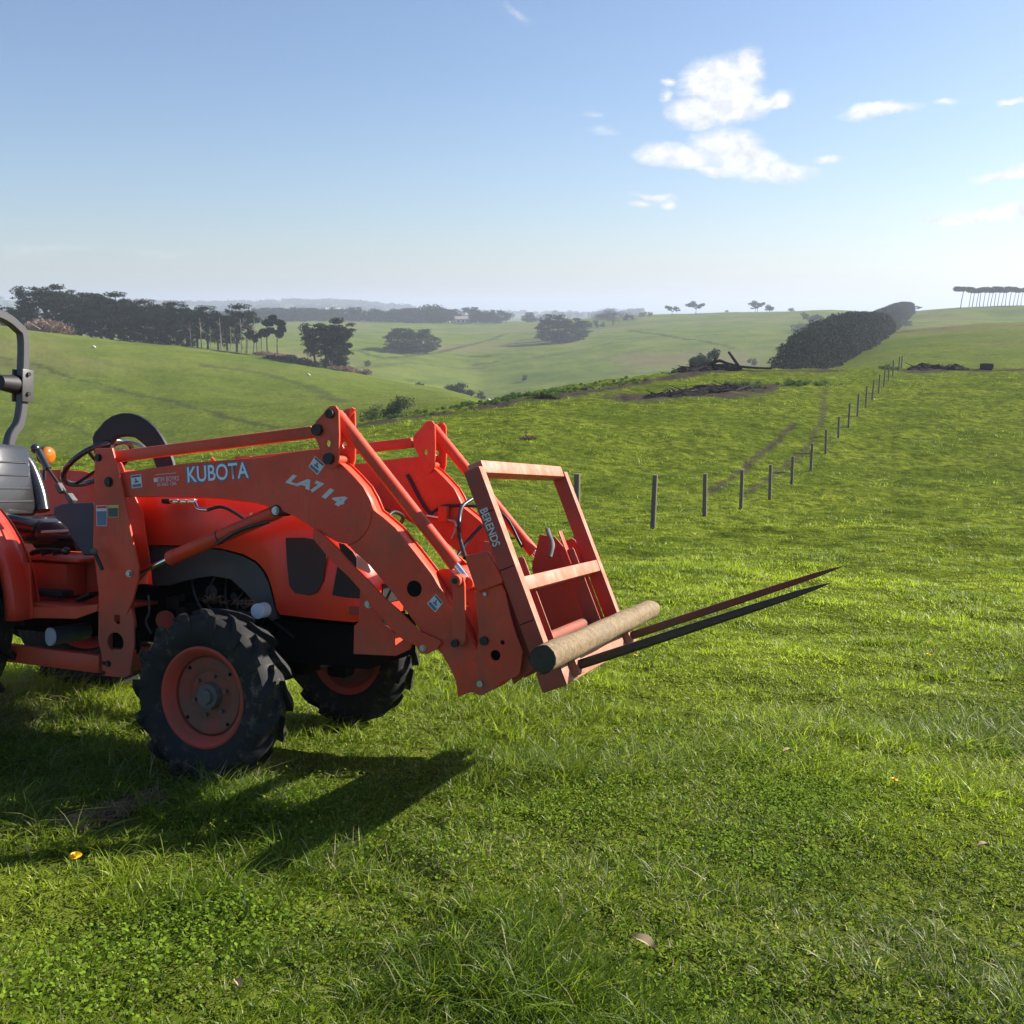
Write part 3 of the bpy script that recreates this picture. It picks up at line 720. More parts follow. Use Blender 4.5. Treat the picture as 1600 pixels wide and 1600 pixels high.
# hedges: long bodies of leaf clumps that climb the right hill
def hedge(name, path, label, seed, dens):
    """path: list of (px, Y, top row, half width)"""
    r = np.random.default_rng(seed); blobs = []; P0 = at(path[0][0], path[0][1]); bm = bmesh.new()
    prm = np.array([(at(x, Y)[0], at(x, Y)[1], t_, hw) for x, Y, t_, hw in path])
    seg = np.hypot(*np.diff(prm[:, :2], axis=0).T); L = np.concatenate([[0], np.cumsum(seg)])
    s = 0
    while s < L[-1]:
        X, Y, t_, hw = [np.interp(s, L, prm[:, k]) for k in range(4)]
        X2, Y2 = [np.interp(min(s+1, L[-1]), L, prm[:, k]) - np.interp(s-1, L, prm[:, k]) for k in (0, 1)]
        n = math.hypot(X2, Y2); nx, ny = Y2/n, -X2/n
        zb = float(gz(X, Y)); zt = float(zpy(t_, Y))+1.1*float(fbm(np.array([s/5.]), np.array([seed*3.]), 66)[0]); H = max(zt-zb-1.0, 1.2)
        for o_ in np.linspace(-1, 1, 5):
            for q in np.linspace(.08, .93, 6):
                bl = (.9+.5*r.random())*min(1., .35+H/9.); x = X+nx*o_*hw*(1-.35*q*q)+r.normal()*.4; y = Y+ny*o_*hw*(1-.35*q*q)+r.normal()*.4
                blobs.append((x-P0[0], y-P0[1], float(gz(x, y))*(1-q)+(zb+H)*q-P0[2]-.4*abs(o_)*q, bl*1.3, bl*1.3, bl))
        add_tube(bm, [(X-P0[0], Y-P0[1], zb-P0[2]-.4), (X-P0[0], Y-P0[1], zb-P0[2]+H*.6)], .14, 5, False, .06)
        s += 2.1
    root = empty(name, P0); P, t = leaves(r, blobs, int(len(blobs)*dens*3.6), .30, 0, 1.4)
    leaf_obj('foliage', P, t, M_hedge, root); from_bm('stems', bm, M_bark, root)
    tag(root, label, 'hedge')
hedge('hedge', [(1226, 142, 568, 1.8), (1242, 152, 546, 2.6), (1261, 168, 520, 3.2), (1285, 188, 500, 3.6), (1312, 212, 489, 3.7), (1338, 240, 486, 3.6), (1360, 262, 487, 3.2), (1377, 275, 494, 2.4)],
      'huge dark hedge climbing the right hill behind the far fence posts', 3, 75)
hedge('hedge', [(1362, 400, 487, 3.5), (1378, 450, 482, 4.), (1392, 510, 476, 4.5), (1404, 570, 471, 4.), (1412, 610, 471, 3.)], 'farther hazier hedge continuing up to the skyline', 4, 70)

# ---------------------------------------------------------------- farm things in the distance
def gable(name, x, Y, L, W, Hh, roofc, wallc, label, rz=.3):
    root = empty(name, at(x, Y), rz)
    m1, nt, b = mat_new(name+'_wall'); n = nnoise(nt, 2, 3); nt.links.new(nmix(nt, n.outputs['Fac'], tuple(c*.85 for c in wallc), wallc), b.inputs['Base Color'])
    m2, nt, b = mat_new(name+'_roof'); n = nnoise(nt, 2, 3); nt.links.new(nmix(nt, n.outputs['Fac'], tuple(c*.8 for c in roofc), roofc), b.inputs['Base Color']); b.inputs['Roughness'].default_value = .6
    m3, nt, b = mat_new('window_glass'); b.inputs['Base Color'].default_value = (.03, .04, .05, 1); b.inputs['Roughness'].default_value = .1
    bm = bmesh.new(); add_box(bm, (0, 0, Hh/2-.5), (L, W, Hh+1)); from_bm('wall', bm, m1, root, False)
    bm = bmesh.new(); v = [bm.verts.new(p) for p in ((-L/2-.5, -W/2-.5, Hh+.003), (L/2+.5, -W/2-.5, Hh+.003), (L/2+.5, W/2+.5, Hh+.003), (-L/2-.5, W/2+.5, Hh+.003), (-L/2, 0, Hh+W*.3), (L/2, 0, Hh+W*.3))]
    for f in ((0, 1, 5, 4), (2, 3, 4, 5), (1, 2, 5), (3, 0, 4), (3, 2, 1, 0)): bm.faces.new([v[i] for i in f])
    from_bm('roof', bm, m2, root, False)
    for k in (-.3, 0, .3):
        bm = bmesh.new(); add_box(bm, (k*L, -W/2-.03, Hh*.55), (L*.12, .08, Hh*.35)); from_bm('window', bm, m3, root, False)
    return tag(root, label, 'building')
gable('farmhouse', 722, 905, 13, 8, 4.0, (.26, .23, .20), (.46, .41, .33), 'small pale farmhouse among the trees of the middle distance tree line')
gable('shed', 523, 2450, 34, 12, 6, (.6, .6, .6), (.6, .6, .58), 'tiny white shed on the far hazy hillside')
gable('shed', 1104, 205, 3.4, 1.8, 1.0, (.7, .7, .7), (.7, .7, .68), 'small white hut beside the grey drooping tree')

# ---------------------------------------------------------------- burnt heaps, logs, small things on the paddock
M_ash, nt, b = mat_new('ash_and_soil'); n = nnoise(nt, 3, 6, .7); nt.links.new(nmix(nt, nramp(nt, n.outputs['Fac'], .3, .75), (.008, .007, .008), (.032, .028, .027)), b.inputs['Base Color']); b.inputs['Roughness'].default_value = 1.; b.inputs['Specular IOR Level'].default_value = 0.; nbump(nt, b, n.outputs['Fac'], 1, .08)
def heap(name, pts, hw, h, label, cat, seed, nlog=30, bright=4):
    """mounded ash with charred sticks lying on it"""
    r = np.random.default_rng(seed); P = [np.asarray(gpoint(*p)) for p in pts]; c = P[len(P)//2].copy(); root = empty(name, tuple(c))
    A = np.array(P); L = np.concatenate([[0], np.cumsum(np.hypot(*np.diff(A[:, :2], axis=0).T))]); n = 60; m_ = 14; V = []
    for i in range(n):
        s = L[-1]*i/(n-1); X, Y = np.interp(s, L, A[:, 0]), np.interp(s, L, A[:, 1]); env = math.sin(math.pi*min(max(i/(n-1), 0), 1))**.45
        for j in range(m_):
            q = -1+2*j/(m_-1); x = X+.25*r.normal()*env; y = Y+q*hw*env*(1+.3*fbm(np.array([s*.8]), np.array([2.]), 71)[0])
            z = float(gz(x, y)); hh = h*env*(1-q*q)*(.45+1.1*abs(float(fbm(np.array([x*.9]), np.array([y*1.4]), 77)[0]))*2+.25*r.random())
            V.append((x-c[0], y-c[1], z-c[2]+hh-.03))
    F = [(i*m_+j, (i+1)*m_+j, (i+1)*m_+j+1, i*m_+j+1) for i in range(n-1) for j in range(m_-1)]
    me = np_mesh('ash', V, np.array(F).ravel(), np.full(len(F), 4)); finish('ash', me, M_ash, root, True, None)
    bm = bmesh.new(); bw = bmesh.new()
    for k in range(nlog):
        s = L[-1]*r.uniform(.05, .95); X, Y = np.interp(s, L, A[:, 0]), np.interp(s, L, A[:, 1])+r.normal()*hw*.35
        z = float(gz(X, Y)); a = r.random()*3.14; l_ = r.uniform(.4, 1.6); p = Vector((X-c[0], Y-c[1], z-c[2]+h*.3*r.random()+.03))
        add_tube(bw if k < bright else bm, [p, p+Vector((math.cos(a)*l_, math.sin(a)*l_*.5, l_*r.uniform(-.05, .4)))], r.uniform(.03, .09), 6, False, .02)
    from_bm('charred_branches', bm, M_char, root); from_bm('bleached_branches', bw, M_dead, root)
    return tag(root, label, cat), c
heap('burnt_heap', [(1003, 622), (1040, 619), (1090, 614), (1140, 609), (1180, 606)], 1.3, .32, 'long low heap of grey ash and charred branches in the paddock', 'ash heap', 11, 120, 16)
hp, hc = heap('burnt_heap', [(1040, 584), (1080, 580), (1120, 578), (1160, 577)], 1.2, .40, 'burnt heap on the crest with a thick charred log sticking up', 'ash heap', 12, 50, 4)
bm = bmesh.new()
p = Vector(gpoint(1158, 578)) - Vector(hc); add_tube(bm, [p, p+Vector((-.55, 0, .75)), p+Vector((-1.15, 0, 1.55))], .15, 8, True, .10)
add_tube(bm, [p+Vector((-3.2, 0, .1)), p+Vector((-2.0, .2, .75)), p+Vector((-1.2, .1, .55)), p+Vector((.2, 0, .25)), p+Vector((2.6, -.1, .12))], .15, 8, True, .09)
add_tube(bm, [p+Vector((-3.6, 0, .25)), p+Vector((-2.6, 0, .55)), p+Vector((-2.2, 0, 1.0))], .13, 7, True, .08)
add_tube(bm, [p+Vector((-4.6, 0, .1)), p+Vector((-3., 0, .35)), p+Vector((-1., 0, .45))], .13, 7, True, .08)
from_bm('charred_log', bm, M_char, hp)
heap('soil_heap', [(1418, 578), (1450, 577), (1490, 577), (1515, 577)], 1.0, .40, 'low ridge of dark turned soil and sticks right of the last fence posts', 'soil heap', 13, 22, 2)
bm = bmesh.new(); p = Vector(gpoint(1541, 578)); add_box(bm, (0, 0, .30), (1.15, .55, .62), None, .12)
bmesh.ops.subdivide_edges(bm, edges=bm.edges[:], cuts=2, use_grid_fill=True)
for v in bm.verts: v.co += Vector((float(fbm(np.array([v.co.x*3]), np.array([v.co.z*3]), 5)[0]), 0, float(fbm(np.array([v.co.y*3]), np.array([v.co.x*3]), 6)[0])))*.12
o = from_bm('stump', bm, M_char, None); o.location = p; tag(o, 'dark blocky stump alone on the right end of the crest', 'stump')
# weeds and thistles beside the track
P_, T_ = [], []
rw = np.random.default_rng(31)
def weedline(pts, n, spread, h, dy=0.):
    A = np.array([gpoint(*p) for p in pts]); A[:, 1] += dy; L = np.concatenate([[0], np.cumsum(np.hypot(*np.diff(A[:, :2], axis=0).T))]); bl = []
    for i in range(n):
        s = rw.uniform(0, L[-1]); x = np.interp(s, L, A[:, 0])+rw.normal()*spread; y = np.interp(s, L, A[:, 1])+rw.normal()*spread
        hh = h*rw.uniform(.4, 1.2); bl.append((x, y, float(gz(x, y))+hh*.45, hh*.8, hh*.8, hh*.55))
    P, t = leaves(rw, bl, n*70, h*.28, 0, 1.9); P_.append(P); T_.append(t)
weedline([(560, 666), (680, 647), (760, 634), (850, 621), (940, 608), (1010, 598)], 190, .8, .19, 2.6); weedline([(690, 646), (800, 629), (900, 613)], 36, .7, .30, 2.9)
weedline([(1150, 604), (1195, 603)], 22, .9, .3); weedline([(1210, 598), (1300, 602)], 26, .8, .3); weedline([(850, 622), (870, 621)], 8, .3, .4); weedline([(1380, 576), (1412, 577)], 12, .6, .3)
weedline([(990, 588), (1050, 583)], 20, .7, .3)
o = leaf_obj('weeds', np.concatenate(P_), np.concatenate(T_), M_weed); tag(o, None, None, None, 'stuff')
P_, T_ = [], []
weedline([(25, 706), (110, 704), (250, 708)], 150, 1.0, .34, 1.); weedline([(300, 706), (420, 692)], 25, .8, .25, 1.)
bl_ = []
for a_ in np.linspace(0, 1, 14):
    g_ = gpoint(112+130*a_, 1294-44*a_, 30); bl_.append((g_[0], g_[1], g_[2]+.012, .09, .07, .012))
P, t = leaves(rw, bl_, 900, .012, .6, 6.); P_.append(P); T_.append(t)
o = leaf_obj('dry_reeds', np.concatenate(P_), np.concatenate(T_), leaf_mat('dry_reed', (.14, .105, .06), (.30, .24, .14), .3)); tag(o, None, None, None, 'stuff')
# pale stake in its scuffed patch
root = empty('stake', tuple(gpoint(822, 686))); bm = bmesh.new(); add_box(bm, (0, 0, .16), (.05, .04, .44), None, .006); add_box(bm, (0, -.024, .30), (.20, .014, .05), None, .003)
from_bm('peg', bm, M_dead, root)
P, t = leaves(rw, [(0, 0, .04, .45, .3, .06), (.25, .1, .05, .3, .2, .06)], 300, .06, 0, 2.2); leaf_obj('dry_grass', P, t, M_brown, root)
tag(root, 'short pale stake in a scuffed grey patch of the paddock behind the loader', 'stake')
# stones on the left hill
def stone(x, Y, s, label):
    bm = bmesh.new(); bmesh.ops.create_icosphere(bm, subdivisions=2, radius=s)
    for v in bm.verts: v.co *= 1+.5*float(fbm(np.array([v.co.x/s]), np.array([v.co.y/s+v.co.z/s]), 8)[0]); v.co.z *= .65
    o = from_bm('stone', bm, M_stone, None); a = at(x, Y); o.location = (a[0], a[1], a[2]+s*.3); tag(o, label, 'stone')
M_stone, nt, b = mat_new('pale_stone'); n = nnoise(nt, 8, 4); nt.links.new(nmix(nt, n.outputs['Fac'], (.35, .31, .25), (.62, .58, .5)), b.inputs['Base Color']); b.inputs['Roughness'].default_value = .9
stone(148, 232, .5, 'beige boulder high on the left hill below the dark belt'); stone(481, 215, .42, 'small white stone on the left hill below the isolated clump'); stone(763, 68, .16, 'whitish stone beside the dirt track')

# ---------------------------------------------------------------- fence
M_post, nt, b = mat_new('weathered_post'); n = nnoise(nt, 14, 5, .7, sc=(3, 3, .5)); n2 = nnoise(nt, 2, 3)
nt.links.new(nmix(nt, n.outputs['Fac'], (.075, .060, .045), (.25, .205, .155)), b.inputs['Base Color']); b.inputs['Roughness'].default_value = .85; nbump(nt, b, n.outputs['Fac'], .6, .01)
M_wire, nt, b = mat_new('galvanised_wire'); b.inputs['Base Color'].default_value = (.16, .16, .15, 1); b.inputs['Metallic'].default_value = .3; b.inputs['Roughness'].default_value = .45
FP = [(902, 836, 740), (1021, 827, 742), (1102, 810, 740), (1159, 796, 734), (1204, 779, 726), (1238, 760, 713), (1268, 738, 693), (1291, 711, 671), (1311, 686, 651), (1327, 665, 630), (1341, 647, 614),
      (1354, 630, 600), (1364, 621, 593), (1374, 611, 584), (1382, 603, 574), (1389, 595, 569), (1396, 587, 563), (1405, 579, 557), (1409, 576, 556)]
froot = empty('fence', tuple(gpoint(1021, 827))); frs = []
f0 = Vector(froot.location); rf = np.random.default_rng(4)
for i, (px, yb, yt) in enumerate(FP):
    Yi = [18.6, 22.4][i] if i < 2 else 22.4+4.47*(i-1)
    u = sdir(px, (yb+yt)/2)[0]; X = u*Yi; zb = float(gz(X, Yi)); zt = CZ + sdir(px, yt)[1]*Yi
    h = min(max(zt-zb, .95), 1.4)
    bm = bmesh.new(); lean = Vector((rf.normal()*.012, rf.normal()*.012, 1)).normalized(); p = Vector((X, Yi, zb))-f0
    add_tube(bm, [p-lean*.25, p+lean*h*.5, p+lean*h], .062, 12, False, .056)
    from_bm('fence_post', bm, M_post, froot); frs.append((Vector((X, Yi, zb)), h))
# the line turns to run behind the tractor: more posts out to the left, hidden in the photo by the loader
bm = bmesh.new()
for hh in (.22, .62):
    for (a, ha), (c_, hc_) in zip(frs[:-1], frs[1:]):
        q0 = a-f0+Vector((-.062, 0, hh)); q1 = c_-f0+Vector((-.062, 0, hh)); mid_ = (q0+q1)/2 - Vector((0, 0, .02))
        add_tube(bm, [q0, mid_, q1], .0009, 4, False)
a0 = frs[0][0]-f0
for hh in (.22, .62): add_tube(bm, [a0+Vector((0, 0, hh)), a0+Vector((-7, -2.2, hh+.38)), a0+Vector((-14, -4.4, hh+.75))], .0009, 4, False)
from_bm('wire', bm, M_wire, froot)
tag(froot, 'wooden post and wire fence running away over the crest on the right', 'fence')
# ---------------------------------------------------------------- tractor frame of reference
TO = np.array([-1.09459, 4.77573, -0.55600])
TX = np.array([0.9379212, -0.34508817, 0.0348995]); TY = np.array([0.34592357, 0.92333014, -0.16672836]); TZ = np.array([0.02531223, 0.16845062, 0.98538504])
_F = np.array([0, math.cos(PITCH), -math.sin(PITCH)]); _U = np.array([0, math.sin(PITCH), math.cos(PITCH)]); _C = np.array([0, 0, CZ])
def B(px, py, y=None, x=None):
    """where the photograph ray meets a side plane (y) or cross plane (x) of the tractor, in tractor metres"""
    d = np.array([1, 0, 0])*(px-800)/1600. - _U*(py-800)/1600. + _F
    n, v = (TY, y) if y is not None else (TX, x)
    t = ((TO-_C)@n+v)/(d@n); P = _C+d*t-TO
    return (float(P@TX), float(P@TY), float(P@TZ))
def XZ(pts, y): return [(lambda p: (p[0], p[2]))(B(a, b_, y=y)) for a, b_ in pts]
tractor = empty('tractor')
tractor.matrix_world = Matrix(((TX[0], TY[0], TZ[0], TO[0]), (TX[1], TY[1], TZ[1], TO[1]), (TX[2], TY[2], TZ[2], TO[2]), (0, 0, 0, 1)))
tag(tractor, 'orange red compact tractor with front loader and bale spikes parked at the left', 'tractor')

def paint(name, base, fade, rough=.42, dirtc=(.13, .095, .06), dirt=.35, coat=.25, scale=5):
    m, nt, b = mat_new(name)
    n = nnoise(nt, scale, 6, .65); n2 = nnoise(nt, scale*5, 5, .7); n3 = nnoise(nt, scale*.6, 5, .6)
    c = nmix(nt, nramp(nt, n.outputs['Fac'], .35, .75), base, fade)
    c = nmix(nt, nmath(nt, 'MULTIPLY', nramp(nt, n3.outputs['Fac'], .44, .70), dirt), c, dirtc)
    c = nmix(nt, nmath(nt, 'MULTIPLY', nramp(nt, n2.outputs['Fac'], .58, .68), .8*dirt), c, dirtc)
    n4 = nnoise(nt, 7, 5, .65, sc=(5, 5, .6)); c = nmix(nt, nmath(nt, 'MULTIPLY', nramp(nt, n4.outputs['Fac'], .52, .70), .55*dirt), c, dirtc)
    n5 = nnoise(nt, 16, 4, .75, sc=(.5, 1, 9), dist=.6); c = nmix(nt, nmath(nt, 'MULTIPLY', nramp(nt, n5.outputs['Fac'], .66, .70), .45), c, tuple(min(1, q*1.0+.12) for q in fade))
    tc_ = nt.nodes.new('ShaderNodeTexCoord'); sp_ = nt.nodes.new('ShaderNodeSeparateXYZ'); nt.links.new(tc_.outputs['Object'], sp_.inputs[0])
    low = nmath(nt, 'MULTIPLY', nramp(nt, sp_.outputs['Z'], 1.05, .35), nramp(nt, n3.outputs['Fac'], .30, .62, .15, .62)); c = nmix(nt, nmath(nt, 'MULTIPLY', low, min(1., dirt*1.5)), c, (.17, .125, .085))
    nt.links.new(c, b.inputs['Base Color'])
    nt.links.new(nramp(nt, n3.outputs['Fac'], .3, .8, rough, rough+.3), b.inputs['Roughness'])
    b.inputs['Coat Weight'].default_value = coat; b.inputs['Coat Roughness'].default_value = .25
    b.inputs['Specular IOR Level'].default_value = .3
    nbump(nt, b, n2.outputs['Fac'], .06, .01)
    return m
def plain(name, c, rough=.5, metal=0., noise=.25, scale=12, spec=.5):
    m, nt, b = mat_new(name); n = nnoise(nt, scale, 5, .65)
    nt.links.new(nmix(nt, n.outputs['Fac'], tuple(x*(1-noise) for x in c), tuple(min(x*(1+noise), 1) for x in c)), b.inputs['Base Color'])
    b.inputs['Roughness'].default_value = rough; b.inputs['Metallic'].default_value = metal; b.inputs['Specular IOR Level'].default_value = spec
    nbump(nt, b, n.outputs['Fac'], .15, .005); return m
M_load = paint('loader_paint', (.66, .052, .017), (.70, .088, .036), dirt=.42, coat=.1)
M_body = paint('body_paint', (.74, .036, .012), (.74, .048, .018), rough=.32, dirt=.2, coat=.35, scale=3)
M_frame = paint('spike_frame_paint', (.40, .055, .036), (.40, .075, .05), rough=.55, dirt=.5, coat=0)
M_worn = paint('worn_spike_frame_paint', (.40, .135, .075), (.42, .265, .185), rough=.45, dirtc=(.50, .13, .08), dirt=.8, coat=0, scale=14)
M_black = plain('black_plastic', (.009, .009, .010), .6)
M_satin = plain('satin_vinyl', (.022, .022, .024), .22, noise=.1, spec=.8)
M_dark = plain('greasy_iron', (.014, .013, .013), 1., 0., .5, 12, .0)
M_panel = plain('dark_grey_panel', (.055, .056, .058), .55)
M_rub = plain('tyre_rubber', (.028, .028, .029), .75, 0, .5, 25, .3)
_nt = M_rub.node_tree; _b = _nt.nodes['Principled BSDF']; _n = nnoise(_nt, 22, 6, .7); _m = nnoise(_nt, 5, 3, .6)
_nt.links.new(nmix(_nt, nmath(_nt, 'MULTIPLY', nramp(_nt, _n.outputs['Fac'], .50, .64), nramp(_nt, _m.outputs['Fac'], .42, .58)), nmix(_nt, _m.outputs['Fac'], (.013, .013, .014), (.022, .022, .022)), (.105, .085, .060)), _b.inputs['Base Color'])
M_mud = plain('muddy_rubber', (.055, .046, .036), .9, 0, .6, 30, .2)
M_rim = paint('rim_paint', (.56, .060, .035), (.46, .055, .034), rough=.6, dirtc=(.10, .075, .055), dirt=.38, coat=0, scale=6)
M_disc = paint('rim_disc_paint', (.34, .050, .032), (.20, .060, .042), rough=.75, dirtc=(.085, .068, .052), dirt=.6, coat=0, scale=7)
M_hub = plain('dusty_hub', (.13, .12, .11), .8, .2, .4)
M_chrome = plain('chromed_steel', (.75, .77, .80), .15, 1., .05)
M_zinc = plain('zinc_bolt', (.42, .42, .41), .4, .9, .3)
M_dk = plain('dark_pin', (.035, .032, .032), .5, .6, .3)
M_hose = plain('hose_rubber', (.02, .02, .022), .38)
M_white = plain('white_paper', (.62, .66, .68), .6, 0, .1)
M_silver = plain('silver_letters', (.46, .60, .72), .35, .3, .12)
M_let = plain('pale_letters', (.60, .60, .60), .5, 0, .15)
M_navy = plain('decal_blue', (.10, .16, .24), .5)
M_decd = plain('decal_black', (.05, .06, .07), .5)
M_yel = plain('decal_yellow', (.55, .45, .12), .5)
M_rops = plain('grey_roll_bar_paint', (.062, .062, .065), .45, 0, .15)
M_amb, nt_, b_ = mat_new('amber_lens'); b_.inputs['Base Color'].default_value = (.95, .30, .02, 1); b_.inputs['Roughness'].default_value = .12; b_.inputs['Transmission Weight'].default_value = .6
M_cap = plain('grey_white_cap', (.50, .55, .60), .5, 0, .06)
M_tine = plain('scraped_steel', (.085, .058, .044), .42, .6, .5, 18)
M_tiner = paint('worn_spike_paint', (.22, .045, .035), (.10, .05, .04), rough=.5, dirt=.5, coat=0, scale=8)
M_mesh = plain('bare_mesh', (.42, .42, .40), .5, .6)

def P(name, pts, y, th, mat, parent, holes=(), mirror=False, bev=.0025, raw=False):
    """plate part; pts are photograph pixels on the plane y (raw: already x, z); mirror puts it on the far side"""
    oz = pts if raw else XZ(pts, y)
    me = plate_mesh(oz, y, th, holes, bev)
    if mirror:
        me.transform(Matrix.Diagonal((1, -1, 1, 1))); me.flip_normals()
    return finish(name, me, mat, parent, True, 30)
def hexbolt(x, z, y, r, L, mat, parent, name='bolt', seg=6, mirror=False, washer=True):
    s = -1 if mirror else 1
    bm = bmesh.new(); add_cyl(bm, (x, s*y, z), (x, s*(y-L), z), r, r, seg)
    if washer: add_cyl(bm, (x, s*y, z), (x, s*(y-.3*L), z), r*1.45, r*1.45, 18)
    return from_bm(name, bm, mat, parent, True, 25)
def bx(name, c, size, mat, parent, ax=None, bev=.004):
    bm = bmesh.new(); add_box(bm, c, size, ax, bev); return from_bm(name, bm, mat, parent, True, 30)
def tb(name, pts, r, mat, parent, seg=10, smooth=True):
    bm = bmesh.new(); add_tube(bm, pts, r, seg, smooth); return from_bm(name, bm, mat, parent, True, 50)
def cyl(name, p0, p1, r, mat, parent, r1=None, seg=24):
    bm = bmesh.new(); add_cyl(bm, p0, p1, r, r1, seg); return from_bm(name, bm, mat, parent, True, 40)
def lettering(name, text, p_left, p_right, y, mat, parent, height_px=None, shear=0., bold=.0, squeeze=True, depth=.0012):
    """text on the plane y reading from photograph pixel p_left to p_right along its base line"""
    a, c = B(*p_left, y=y), B(*p_right, y=y); dx, dz = c[0]-a[0], c[2]-a[2]; L = math.hypot(dx, dz)
    fc = bpy.data.curves.new(name, 'FONT'); fc.body = text; fc.size = 1; fc.extrude = .0; fc.offset = bold; fc.shear = shear
    o = bpy.data.objects.new('tmp', fc); S.collection.objects.link(o); dg = bpy.context.evaluated_depsgraph_get(); dg.update()
    me = bpy.data.meshes.new_from_object(o.evaluated_get(dg)); bpy.data.objects.remove(o); bpy.data.curves.remove(fc)
    xs = [v.co.x for v in me.vertices]; ys = [v.co.y for v in me.vertices]; w = max(xs)-min(xs); sx = L/w
    hh = (height_px*L/math.hypot(p_right[0]-p_left[0], p_right[1]-p_left[1]))/(max(ys)) if height_px else sx
    ux, uz = dx/L, dz/L
    for v in me.vertices:
        p, q = (v.co.x-min(xs))*sx, v.co.y*hh
        v.co = Vector((a[0]+ux*p-uz*q, y-depth, a[2]+uz*p+ux*q))
    return finish(name, me, mat, parent, False)
def sticker(name, pts, y, mats, parent, fn=None):
    return P(name, pts, y-.0016, .0014, mats, parent, bev=.0002)

# --- loader, both sides. Outer faces of the near side are at negative y
YA = -.53
mast_out = [(148,701),(175,700),(183,730),(192,768),(204,830),(216,885),(216,905),(207,938),(197,962),(204,950),(209,968),(209,1010),(203,1055),(194,1059),(160,1056),(158,1022),(153,1000),(154,930),(151,900),(145,855),(147,760)]
mast_in = [(172,705),(190,725),(205,765),(222,800),(235,888),(214,912),(207,940),(212,975),(212,1015),(205,1055),(165,1052),(160,760)]
arm_pts = [(184,739),(240,731),(300,723),(360,718),(418,714),(440,709),(480,704),(506,701),(518,714),(534,726),(550,742),(566,760),(576,778),(584,797),(600,810),(616,824),(645,860),(673,896),(692,926),(706,950),(722,975),(735,998),(748,1022),(758,1046),(760,1066),(748,1082),(734,1082),(715,1089),(712,1064),(703,1044),(690,1022),(660,990),(630,948),(611,923),(596,905),(574,880),(556,865),(542,850),(527,847),(505,835),(484,822),(462,808),(436,796),(400,786),(340,779),(300,777),(240,776),(193,777)]
crank = [(511,638),(517,634),(524,634),(529,641),(530,680),(529,717),(526,727),(519,733),(511,729),(505,717),(497,695),(491,682),(489,667),(494,657),(501,650)]
stand = [(488,827),(497,829),(507,838),(527,857),(551,884),(574,906),(600,934),(622,953),(656,987),(686,1000),(689,1005),(682,1015),(667,1022),(657,1021),(649,1009),(628,999),(612,984),(596,966),(580,947),(562,921),(545,902),(517,876),(489,842)]
brack = [(563,908),(576,915),(592,931),(597,940),(597,975),(617,990),(618,1008),(636,995),(645,1002),(640,1015),(618,1025),(552,1022),(553,978),(560,972)]
def frame_xz(t, off=0.):   # t from 0 (bottom) to 1 (top) along the back face line
    b0 = np.array(XZ([(838, 1050)], -.60)[0]); t0 = np.array(XZ([(724, 738)], -.60)[0]); return b0+(t0-b0)*t, (t0-b0)
b0, dv = frame_xz(0); Lf = float(np.hypot(*dv)); uv = dv/Lf; fv = np.array([uv[1], -uv[0]])   # uv up the frame, fv forwards out of its face
upv = Vector((uv[0], 0, uv[1])); fwv = Vector((fv[0], 0, fv[1])); YV = Vector((0, 1, 0)); W_ = .068
def fpt(h, f, y): return Vector((b0[0]+uv[0]*h+fv[0]*f, y, b0[1]+uv[1]*h+fv[1]*f))
